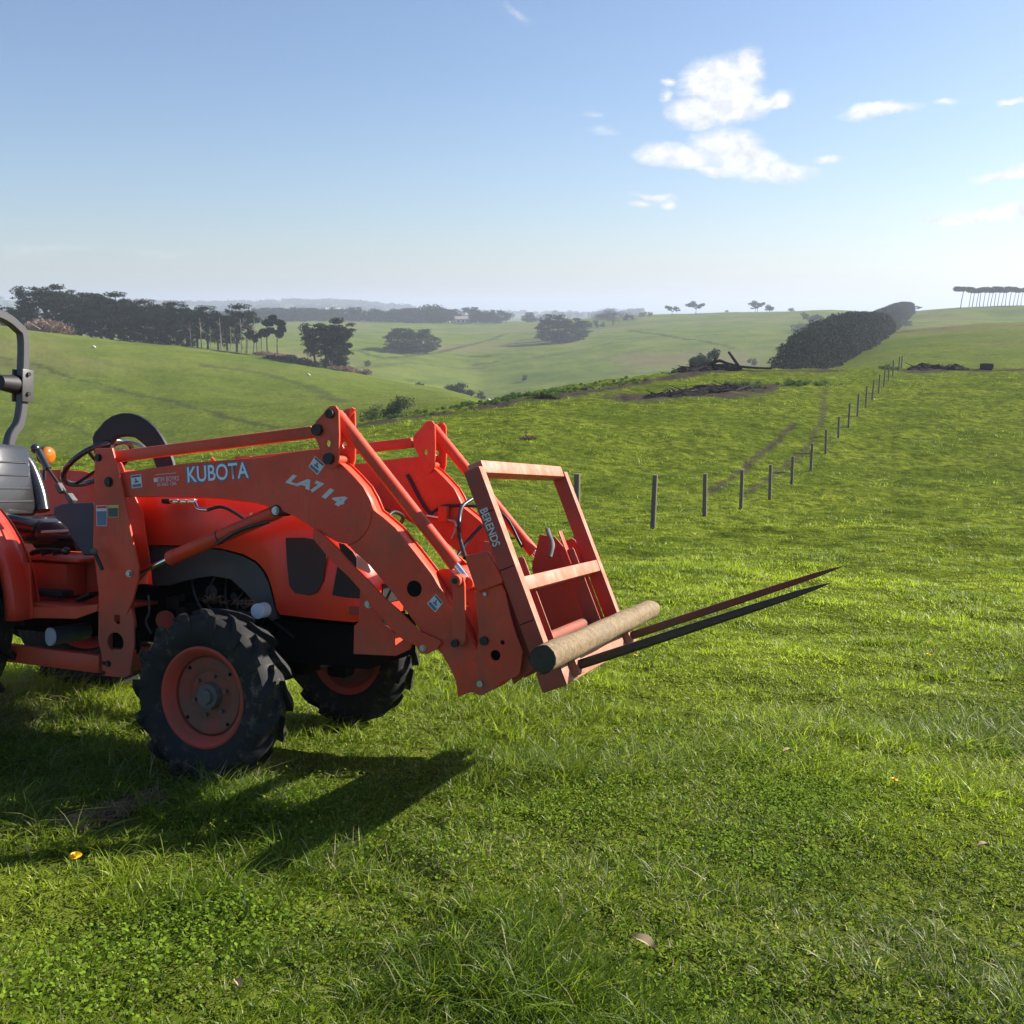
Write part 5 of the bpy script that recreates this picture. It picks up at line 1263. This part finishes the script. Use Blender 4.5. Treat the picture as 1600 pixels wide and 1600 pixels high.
# --- operator platform
st_ = XZ([(0, 957), (45, 957)], -.60)
bx('floor', (-1.02, -.28, .700), (.66, .52, .012), M_load, tractor, None, .003); bx('floor', (-1.02, .30, .700), (.66, .50, .012), M_load, tractor, None, .003)
P('step_skirt', [(44,948),(128,948),(152,944),(152,955),(118,967),(72,966),(44,966)], -.56, .012, M_load, tractor)
P('fender_skirt', [(22,880),(46,880),(48,930),(50,950),(50,966),(24,971)], -.57, .012, M_body, tractor)
bx('transmission_cover', (-1.27, 0, .80), (.46, .36, .20), M_load, tractor, None, .02)
bx('cover_top', (-1.27, -.10, .905), (.48, .50, .02), M_load, tractor, None, .008)
bx('side_cover', (-1.30, -.26, .80), (.34, .14, .17), M_load, tractor, None, .015)
bx('foot_pedal', (-1.16, -.40, .745), (.22, .09, .03), M_black, tractor, None, .010); bx('foot_pedal', (-.95, -.38, .735), (.10, .08, .02), M_black, tractor, (Vector((.9, 0, .4)).normalized(), YV, Vector((-.4, 0, .9)).normalized()), .008)
tb('range_lever', [B(50, 862, y=-.36), B(70, 858, y=-.36), B(98, 860, y=-.36)], .008, M_dk, tractor, 8)
a = B(103, 861, y=-.36); bm = bmesh.new(); bmesh.ops.create_uvsphere(bm, u_segments=14, v_segments=10, radius=.020, matrix=Matrix.Translation(a)); from_bm('range_knob', bm, M_satin, tractor)
for i in range(6):
    p = B(52+9*i, 864-2*(i % 2), y=-.33); bx('linkage', p, (.035, .02, .02), M_dk, tractor, (Vector((.9, 0, .3)).normalized(), YV, Vector((-.3, 0, .9)).normalized()), .004)
# seat
seat = empty('seat'); seat.parent = tractor
bm = bmesh.new(); add_box(bm, (-1.62, -.02, 1.03), (.46, .48, .13), None, .05); from_bm('cushion', bm, M_satin, seat)
bm = bmesh.new(); d1 = Vector((-.24, 0, .97)).normalized(); d2 = d1.cross(YV)
add_box(bm, Vector((-1.92, -.02, 1.29)), (.42, .46, .10), (d1, YV, d2), .045); from_bm('backrest', bm, M_satin, seat)
for k in range(4):
    c_ = Vector((-1.92, -.02, 1.29))+d1*(-.13+.075*k)-d2*(.047 if d2.x < 0 else -.047)
    tb('seam', [c_+YV*-.17, c_+YV*.17], .007, M_satin, seat, 8, False)
for s_ in (-1, 1):
    tb('bolster', [Vector((-1.82, -.02+s_*.225, 1.12)), Vector((-1.86, -.02+s_*.235, 1.23)), Vector((-1.93, -.02+s_*.225, 1.38)), Vector((-1.99, -.02+s_*.17, 1.465))], .042, M_satin, seat, 12)
    tb('side_roll', [Vector((-1.86, -.02+s_*.22, 1.05)), Vector((-1.60, -.02+s_*.24, 1.08)), Vector((-1.42, -.02+s_*.21, 1.05))], .04, M_satin, seat, 12)
tb('bellows', [Vector((-1.62, -.02, .97)), Vector((-1.33, -.02, .97))], .05, M_black, seat, 12, False)
tb('spring_bar', [B(66, 832, y=-.30), B(110, 830, y=-.30)], .010, M_zinc, seat, 8, False)
bx('seat_bracket', B(88, 838, y=-.28), (.26, .02, .02), M_dk, seat)
# loader joystick and its box
jb = P('joystick_box', [(84,792),(96,787),(120,786),(146,785),(148,812),(147,868),(130,868),(112,842),(104,825),(92,815),(82,806)], -.50, .12, plain('dark_blue_plastic', (.022, .026, .045), .5), tractor, bev=.008)
tb('lever', [B(116, 787, y=-.44), B(98, 765, y=-.44), B(72, 728, y=-.44)], .0075, M_dk, jb, 8)
tb('grip', [B(75, 733, y=-.44), B(67, 718, y=-.44), B(60, 704, y=-.44)], .017, M_satin, jb, 12)
a = B(55, 701, y=-.44); bm = bmesh.new(); bmesh.ops.create_uvsphere(bm, u_segments=16, v_segments=12, radius=.024, matrix=Matrix.Translation(a)); from_bm('grip_top', bm, M_satin, jb)
bx('lever_lock', B(94, 763, y=-.44), (.05, .03, .03), M_hub, jb, (Vector((.6, 0, -.8)), YV, Vector((.8, 0, .6)))); bx('lever_clamp', B(111, 779, y=-.45), (.05, .035, .03), M_hub, jb, (Vector((.7, 0, -.7)).normalized(), YV, Vector((.7, 0, .7)).normalized()))
# indicator lamp
a = B(74, 712, y=.40); lamp = cyl('indicator_lamp', (a[0]-.03, a[1], a[2]), (a[0], a[1], a[2]), .054, M_black, tractor, None, 28)
bm = bmesh.new(); bmesh.ops.create_uvsphere(bm, u_segments=24, v_segments=14, radius=.054, matrix=Matrix.Translation((a[0]+.005, a[1], a[2])) @ Matrix.Diagonal((.55, 1, 1, 1))); from_bm('lens', bm, M_amb, lamp)
tb('lamp_stalk', [(a[0]-.02, a[1], a[2]-.05), (a[0]-.02, a[1], pz-.05)], .010, M_black, lamp, 8, False)
# dash cowl, steering wheel
dash = empty('dashboard'); dash.parent = tractor
bm = bmesh.new(); add_box(bm, (-.98, 0, 1.115), (.30, .38, .50), None, .08); from_bm('cowl', bm, M_body, dash)
swc = Vector((-1.22, -.02, 1.40)); swn = Vector((-.62, 0, .78)).normalized(); swu = Vector((.78, 0, .62)).normalized()
ring = [swc+(YV*math.cos(2*math.pi*k/40)+swu*math.sin(2*math.pi*k/40))*.19 for k in range(41)]
sw = empty('steering_wheel'); sw.parent = tractor
tb('wheel_rim', ring, .015, M_satin, sw, 10, False)
for k in range(3):
    a = 2*math.pi*k/3+.5; tb('spoke', [swc-swn*.03, swc+(YV*math.cos(a)+swu*math.sin(a))*.19], .009, M_black, sw, 8, False)
cyl('column', swc-swn*.02, swc-swn*.35, .022, M_black, sw)
# arched black guard above the dash
gc = XZ([(196, 722)], -.02)[0]
outer = XZ([(146,710),(144,698),(143,684),(147,674),(153,668),(162,657),(174,649),(188,645),(202,645),(216,649),(230,657),(242,668),(252,682),(262,700),(270,722),(272,735),(244,735),(236,712),(227,698),(216,689),(208,683),(196,682),(186,683),(178,688),(173,695),(172,710)], -.10)
gd = P('instrument_guard', outer, -.10, .030, M_black, dash, raw=True, bev=.012)
tb('guard_rail', [B(172,703,y=-.02), B(183,694,y=-.02), B(200,691,y=-.02), B(217,694,y=-.02), B(228,702,y=-.02)], .009, M_zinc, dash, 10)
# roll bar
rp = empty('roll_bar'); rp.parent = tractor
def rect_tube(name, pts, a_, b__, par, mat):
    pts = smooth_path(pts, 8); bm = bmesh.new(); rings = []
    for i, p in enumerate(pts):
        d = (pts[min(i+1, len(pts)-1)]-pts[max(i-1, 0)]).normalized(); xa = Vector((1, 0, 0)); xa = (xa-d*xa.dot(d)).normalized(); ya = d.cross(xa)
        rings.append([bm.verts.new(p+xa*u*a_/2+ya*v*b__/2) for u, v in ((-1, -.8), (-.8, -1), (.8, -1), (1, -.8), (1, .8), (.8, 1), (-.8, 1), (-1, .8))])
    for r1_, r2_ in zip(rings[:-1], rings[1:]):
        for k in range(8): bm.faces.new((r1_[k], r1_[(k+1) % 8], r2_[(k+1) % 8], r2_[k]))
    bm.faces.new(rings[0][::-1]); bm.faces.new(rings[-1]); return from_bm(name, bm, mat, par, True, 30)
px_ = -2.30
zt = B(0, 490, x=px_); zc_ = B(36, 530, x=px_); zh = B(33, 600, x=px_); zk = B(33, 648, x=px_); zl = B(14, 692, x=px_)
yt = zc_[1]
top = [(px_, -yt+.0, zc_[2]-.02)]
arch = [Vector((px_, yt-.0, zh[2])), Vector((px_, yt, zc_[2]+.0)), Vector((px_, yt-.05, zt[2]-.06)), Vector((px_, yt-.20, zt[2]-.005)), Vector((px_, 0, zt[2]+.005)), Vector((px_, -yt+.20, zt[2]-.005)), Vector((px_, -yt+.05, zt[2]-.06)), Vector((px_, -yt, zc_[2])), Vector((px_, -yt, zh[2]))]
rect_tube('upper_hoop', arch, .056, .052, rp, M_rops)
for s_ in (1, -1):
    rect_tube('lower_post', [Vector((px_, s_*yt, zh[2]-.01)), Vector((px_, s_*(yt-.005), zk[2]+.05)), Vector((px_, s_*(yt-.03), zk[2]-.06)), Vector((px_, s_*zl[1], zl[2])), Vector((px_, s_*(zl[1]-.02), zl[2]-.35))], .056, .052, rp, M_rops)
    bx('hinge_plate', (px_+.038, s_*(yt+.002), zh[2]-.01), (.012, .088, .20), M_rops, rp); bx('hinge_plate', (px_-.038, s_*(yt+.002), zh[2]-.01), (.012, .088, .20), M_rops, rp)
    for dz in (.06, -.06): cyl('hinge_pin', (px_+.040, s_*yt, zh[2]+dz), (px_+.056, s_*yt, zh[2]+dz), .013, M_dk, rp, None, 12)
    cyl('hinge_knob', (px_-.02, s_*yt-.03, zh[2]-.005), (px_-.01, s_*yt-.17, zh[2]-.005), .06, M_black, rp, .045, 20)
# hydraulic hoses and valve on the loader
vb = empty('hydraulic_plumbing'); vb.parent = tractor
tb('steel_pipe', [B(305,785,y=-.42), B(310,795,y=-.44), B(325,797,y=-.44)], .008, M_chrome, vb, 8)
tb('hose', [B(323,797,y=-.44), B(345,792,y=-.44), B(365,800,y=-.44), B(383,812,y=-.44)], .008, M_hose, vb, 8)
for i in range(4): bx('coupler', B(262+13*i, 783, y=-.38), (.05, .04, .025), M_chrome if i else M_dk, vb, None, .008)
tb('hose', [B(636,742,y=.42), B(662,790,y=.42), B(676,806,y=.42)], .009, M_hose, vb, 8)
tb('steel_pipe', [B(668,806,y=.42), B(685,808,y=.42), B(700,806,y=.42)], .011, M_chrome, vb, 8)
bx('valve', B(693,803,y=.40), (.05, .04, .08), M_load, vb, None, .006)
tb('steel_pipe', [B(698,812,y=.40), B(711,816,y=.40), B(711,830,y=.40), B(706,842,y=.40)], .008, M_zinc, vb, 8)
tb('hose', [B(737,780,y=.30), B(722,792,y=.2), B(717,815,y=.1), B(718,840,y=.1), B(727,872,y=0)], .011, M_hose, vb, 8)
tb('hose', [B(752,822,y=.30), B(735,840,y=.25), B(722,858,y=.2), B(712,872,y=.15)], .009, M_hose, vb, 8)
tb('hose', [B(602,812,y=0.), B(615,800,y=.1), B(630,808,y=.2), B(622,822,y=.25), B(612,822,y=.25)], .010, M_hose, vb, 8)
tb('hose', [B(676,800,y=.40), B(702,790,y=.42), B(780,800,y=.44), B(816,855,y=.46)], .008, M_hose, vb, 8)

# ---------------------------------------------------------------- timber post lying on the spikes
a = Vector(B(848, 1030, x=1.578)); c_ = Vector(B(1019, 951, x=1.592))
lg = empty('log'); MW = tractor.matrix_world
A_, C_ = MW @ a, MW @ c_; lg.location = A_; dr = (C_-A_)
M_log, nt, b = mat_new('peeled_timber'); n = nnoise(nt, 24, 8, .72, dist=.8); n2 = nnoise(nt, 85, 5, .75, sc=(1, .35, 1)); n3 = nnoise(nt, 5, 5, .7)
c0 = nmix(nt, nramp(nt, n.outputs['Fac'], .3, .7), (.135, .085, .038), (.25, .175, .09)); c0 = nmix(nt, nramp(nt, n2.outputs['Fac'], .56, .66), c0, (.075, .048, .028)); c0 = nmix(nt, nmath(nt, 'MULTIPLY', nramp(nt, n3.outputs['Fac'], .5, .7), .5), c0, (.17, .14, .09))
nt.links.new(c0, b.inputs['Base Color']); b.inputs['Roughness'].default_value = .75; nbump(nt, b, n.outputs['Fac'], .9, .008)
M_end, nt, b = mat_new('shaded_end_grain'); n = nnoise(nt, 30, 4); nt.links.new(nmix(nt, n.outputs['Fac'], (.020, .017, .013), (.075, .062, .045)), b.inputs['Base Color']); b.inputs['Roughness'].default_value = .9  # dark colour stands for the shade on the log ends
bm = bmesh.new(); NS = 26; SG = 28; up = Vector((0, 0, 1)); d = dr.normalized(); e1 = d.cross(up).normalized(); e2 = e1.cross(d); rings = []
for i in range(NS):
    t = i/(NS-1); r0 = .0535-.004*t
    if i == NS-1: r0 *= .84
    if i == 0: r0 *= .985
    cc = dr*t
    rings.append([bm.verts.new(cc+(e1*math.cos(2*math.pi*k/SG)+e2*math.sin(2*math.pi*k/SG))*r0*(1+.10*float(fbm(np.array([k*.5 if k < SG/2 else (SG-k)*.5]), np.array([t*9]), 13)[0]))) for k in range(SG)])
for r1_, r2_ in zip(rings[:-1], rings[1:]):
    for k in range(SG): bm.faces.new((r1_[k], r1_[(k+1) % SG], r2_[(k+1) % SG], r2_[k]))
from_bm('timber', bm, M_log, lg, True, 60)
bm = bmesh.new(); v0 = [bm.verts.new(v) for v in [(e1*math.cos(2*math.pi*k/SG)+e2*math.sin(2*math.pi*k/SG))*.0505-d*.002 for k in range(SG)]]; bm.faces.new(v0)
v1 = [bm.verts.new(v+d*.004) for v in [(e1*math.cos(2*math.pi*k/SG)+e2*math.sin(2*math.pi*k/SG))*.0505-d*.002 for k in range(SG)]]
for k in range(SG): bm.faces.new((v0[k], v0[(k+1) % SG], v1[(k+1) % SG], v1[k]))
from_bm('end_grain', bm, M_end, lg, False)
bm = bmesh.new(); v0 = [bm.verts.new(dr+d*.002+v) for v in [(e1*math.cos(2*math.pi*k/SG)+e2*math.sin(2*math.pi*k/SG))*.040 for k in range(SG)]]; bm.faces.new(v0); from_bm('end_grain', bm, M_end, lg, False)
tag(lg, 'pale round timber post lying across the base of the bale spikes', 'log')

# ---------------------------------------------------------------- flowers and dead leaves in the grass
M_petal = plain('dandelion_petal', (.85, .55, .02), .6, 0, .15); M_stem = plain('flower_stem', (.14, .22, .05), .6)
def dandelion(px, py, label, sc=1.):
    g = gpoint(px, py+8*sc, 30); root = empty('dandelion', tuple(g)); h = .075*sc; bm = bmesh.new()
    add_tube(bm, [(0, 0, -.01), (.004, 0, h*.5), (0, 0, h)], .002, 5); from_bm('stem', bm, M_stem, root); bm = bmesh.new()
    for ly in range(4):
        for k in range(15):
            a = 2*math.pi*k/15+ly*.2; el = .15+ly*.32; L = .019*(1-.12*ly)*sc; w = .0028*sc; dd = Vector((math.cos(a)*math.cos(el), math.sin(a)*math.cos(el), math.sin(el))); pp = Vector((-math.sin(a), math.cos(a), 0)); c0_ = Vector((0, 0, h))
            vs = [bm.verts.new(c0_+pp*w*.5), bm.verts.new(c0_-pp*w*.5), bm.verts.new(c0_+dd*L-pp*w), bm.verts.new(c0_+dd*L+pp*w)]; bm.faces.new(vs)
    from_bm('flower_head', bm, M_petal, root, False); tag(root, label, 'flower')
dandelion(121, 1366, 'bright yellow dandelion in the grass at the lower left', 1.15)
dandelion(1062, 998, 'small yellow dandelion just below the spikes'); dandelion(993, 1030, 'faint yellow dandelion close under the near spike', .8)
dandelion(1450, 1030, 'yellow dandelion far over at the right of the grass'); dandelion(1396, 1232, 'half hidden dandelion right of centre in the grass', .8)
def dead_leaf(px, py, L, a, label):
    g = gpoint(px, py, 20); root_ = bmesh.new(); n = 9; rows = []
    for i in range(n):
        t = i/(n-1); w = .55*L*math.sin(math.pi*min(max(t, .02), .98))**.8
        rows.append([root_.verts.new((L*(t-.5), s_*w*.5, .012*math.sin(3*t)+abs(s_)*.010)) for s_ in (-1, -.4, 0, .4, 1)])
    for r1_, r2_ in zip(rows[:-1], rows[1:]):
        for k in range(4): root_.faces.new((r1_[k], r1_[k+1], r2_[k+1], r2_[k]))
    o = from_bm('dead_leaf', root_, M_leafd, None); o.location = (g[0], g[1], g[2]+.045); o.rotation_euler = (-.15, .1, a); tag(o, label, 'leaf')
M_leafd = plain('dry_leaf', (.30, .23, .13), .8, 0, .35, 40)
dead_leaf(1003, 1498, .085, -.7, 'curled pale brown dead leaf low in the grass right of centre'); dead_leaf(372, 1566, .04, -1.0, 'small pale dead leaf at the bottom edge left'); dead_leaf(1230, 1190, .05, .4, 'tiny buff leaf in the grass below the spike tips')
dead_leaf(1535, 1342, .05, .2, 'small buff leaf near the right edge of the grass')
# ---------------------------------------------------------------- grass
def grass_mat():
    m = bpy.data.materials.new('grass_blades'); m.use_nodes = True; nt = m.node_tree; nt.nodes.clear()
    out = nt.nodes.new('ShaderNodeOutputMaterial'); b = nt.nodes.new('ShaderNodeBsdfPrincipled'); t = nt.nodes.new('ShaderNodeBsdfTranslucent'); mx = nt.nodes.new('ShaderNodeMixShader')
    f = nattr(nt, 'tint'); d = nattr(nt, 'straw')
    c = nmix(nt, f, (.060, .115, .008), (.44, .54, .028)); c = nmix(nt, d, c, (.42, .37, .20))
    nt.links.new(c, b.inputs['Base Color']); b.inputs['Roughness'].default_value = .45; b.inputs['Specular IOR Level'].default_value = .28
    tcol = nmix(nt, .35, c, (.46, .62, .028)); nt.links.new(tcol, t.inputs['Color'])
    mx.inputs[0].default_value = .50; nt.links.new(b.outputs[0], mx.inputs[1]); nt.links.new(t.outputs[0], mx.inputs[2]); nt.links.new(mx.outputs[0], out.inputs[0]); return m
M_grass = grass_mat()
def scatter(r, Y0, Y1_, dens):
    A = .62*(Y1_**2-Y0**2) + 2.6*(Y1_-Y0); n = int(A*dens)
    Y = np.sqrt(r.uniform(Y0**2, Y1_**2, n)) if Y0 > 2 else r.uniform(Y0, Y1_, n)
    X = r.uniform(-1, 1, n)*(.62*Y+1.3); return X, Y
def tufted(r, X, Y, k, rad_):
    """each scattered point becomes a tuft of k blades that lean outwards"""
    n = len(X); ox = r.normal(size=(n, k))*rad_; oy = r.normal(size=(n, k))*rad_
    f = np.repeat((.55+.95*r.random(n)**1.6)[:, None], k, 1)
    return (X[:, None]+ox).ravel(), (Y[:, None]+oy).ravel(), np.arctan2(oy, ox).ravel(), f.ravel()
def blades(r, X, Y, h, w, seg, straw_p, az=None, tf=1.):
    n = len(X); Zb = gz(X, Y)-.004
    clump = fbm(X/.55, Y/.4, 81)*1.2 + fbm(X/2.6, Y/1.7, 85)*1.1
    hh = h*(.45+.75*r.random(n)**1.3)*np.clip(1+1.7*clump, .45, 2.2)*tf
    az = r.random(n)*6.283 if az is None else az+r.normal(size=n)*.6; lean = r.uniform(.35, 1.75, n)
    wind = np.stack([np.cos(az), np.sin(az)], 1); wind[:, 0] += .25
    side = np.stack([-np.sin(az), np.cos(az)], 1)
    tw = r.normal(size=n)*.7; side = np.stack([side[:, 0]*np.cos(tw)-side[:, 1]*np.sin(tw), side[:, 0]*np.sin(tw)+side[:, 1]*np.cos(tw)], 1)
    ww = w*(.6+.8*r.random(n)); base = np.stack([X, Y, Zb], 1); V = []
    ts = np.linspace(0, 1, seg+1)
    for i, t in enumerate(ts):
        off = wind*(lean*hh*t**1.8)[:, None]; zz = hh*(t-.35*lean*t*t*.8)
        c = base + np.concatenate([off, zz[:, None]], 1)
        if i == seg: V.append(c)
        else:
            s_ = np.concatenate([side*(ww*(1-.55*t)/2)[:, None], np.zeros((n, 1))], 1); V += [c-s_, c+s_]
    nv = len(V); V = np.stack(V, 1).reshape(-1, 3)
    o = (np.arange(n)*nv)[:, None]; F = []; sz = []
    pat = []
    for i in range(seg-1): pat += [2*i, 2*i+1, 2*i+3, 2*i+2]; sz.append(4)
    pat += [2*seg-2, 2*seg-1, 2*seg]; sz.append(3)
    F = (o+np.array(pat)[None, :]).ravel(); sz = np.tile(sz, n)
    yel = fbm(X/1.9, Y/1.5, 91)+.6*fbm(X/9., Y/7., 95)
    tint = np.clip(.50+1.0*yel+.55*(r.random(n)-.5), 0, 1)
    straw = (r.random(n) < straw_p*np.clip(1+3*fbm(X/.9, Y/.7, 99), .2, 3)).astype(float)*r.uniform(.4, 1, n)
    return V, F, sz, np.repeat(tint, nv), np.repeat(straw, nv)
def clover(r, n_patch, Y0, Y1_, size):
    Xc, Yc = scatter(r, Y0, Y1_, 1.); k = r.choice(len(Xc), n_patch, replace=True); m_ = 150
    X = np.repeat(Xc[k], m_)+r.normal(size=n_patch*m_)*.20; Y = np.repeat(Yc[k], m_)+r.normal(size=n_patch*m_)*.17; n = len(X)
    z = gz(X, Y)+r.uniform(.012, .05, n); c = np.stack([X, Y, z], 1)
    nrm = r.normal(size=(n, 3))*.45+np.array([0, 0, 1.]); nrm /= np.linalg.norm(nrm, axis=1)[:, None]
    a = np.cross(nrm, r.normal(size=(n, 3))); a /= np.linalg.norm(a, axis=1)[:, None]; b = np.cross(nrm, a); s = size*(.6+.8*r.random(n))[:, None]
    pts = [(1, 0), (.5, .85), (-.5, .85), (-1, 0), (-.5, -.85), (.5, -.85)]
    V = np.stack([c+a*s*p+b*s*q for p, q in pts], 1).reshape(-1, 3)
    return V, np.arange(n*6), np.full(n, 6), np.repeat(np.clip(.2+.5*r.random(n), 0, 1), 6), np.zeros(n*6)
def build_grass():
    r = np.random.default_rng(5); parts = []
    for (a, b_, dens, h, w, seg, st) in ((1.15, 3.2, 11500, .062, .0044, 3, .17), (3.2, 5.5, 7600, .064, .0052, 3, .14), (5.5, 9, 4200, .066, .0066, 2, .07),
                                   (9, 16, 1500, .052, .0095, 2, .06), (16, 30, 260, .055, .015, 1, .03), (30, 56, 36, .09, .028, 1, .02), (56, 100, 6, .10, .045, 1, .01)):
        kt = 12 if b_ < 10 else (8 if b_ < 31 else 5)
        X, Y = scatter(r, a*.8 if a > 1.5 else a, b_*1.2, dens/kt)
        pf = (np.clip((Y-a*.8)/(a*.4), 0, 1) if a > 1.5 else 1.)*np.clip((b_*1.2-Y)/(b_*.4), 0, 1); k = r.random(len(X)) < pf; X, Y = X[k], Y[k]
        th = .55+1.1*fbm(X/.5, Y/.35, 111)+.5*fbm(X/2., Y/1.4, 115)
        k = r.random(len(X)) < np.clip(th+.40, .50, 1); X, Y = X[k], Y[k]
        X, Y, az, tf = tufted(r, X, Y, kt, .016*max(1., a/4.))
        dm = dirt_amount(X, Y); k = r.random(len(X)) > dm*1.4; X, Y, az, tf = X[k], Y[k], az[k], tf[k]
        parts.append(blades(r, X, Y, h, w, seg, st, az, tf))
    V = np.concatenate([p[0] for p in parts]); off = np.cumsum([0]+[len(p[0]) for p in parts])
    F = np.concatenate([p[1]+o for p, o in zip(parts, off)]); sz = np.concatenate([p[2] for p in parts])
    me = np_mesh('grass', V, F, sz); vattr(me, 'tint', np.concatenate([p[3] for p in parts])); vattr(me, 'straw', np.concatenate([p[4] for p in parts]))
    o = finish('grass', me, M_grass, None, False); tag(o, None, None, None, 'stuff')
    V, F, sz, t, s_ = clover(r, 260, 1.15, 5.5, .0052); me = np_mesh('clover', V, F, sz); vattr(me, 'tint', t)
    o = finish('clover', me, leaf_mat('clover_leaf', (.05, .11, .012), (.28, .40, .034), .40), None, False); tag(o, None, None, None, 'stuff')
build_grass()
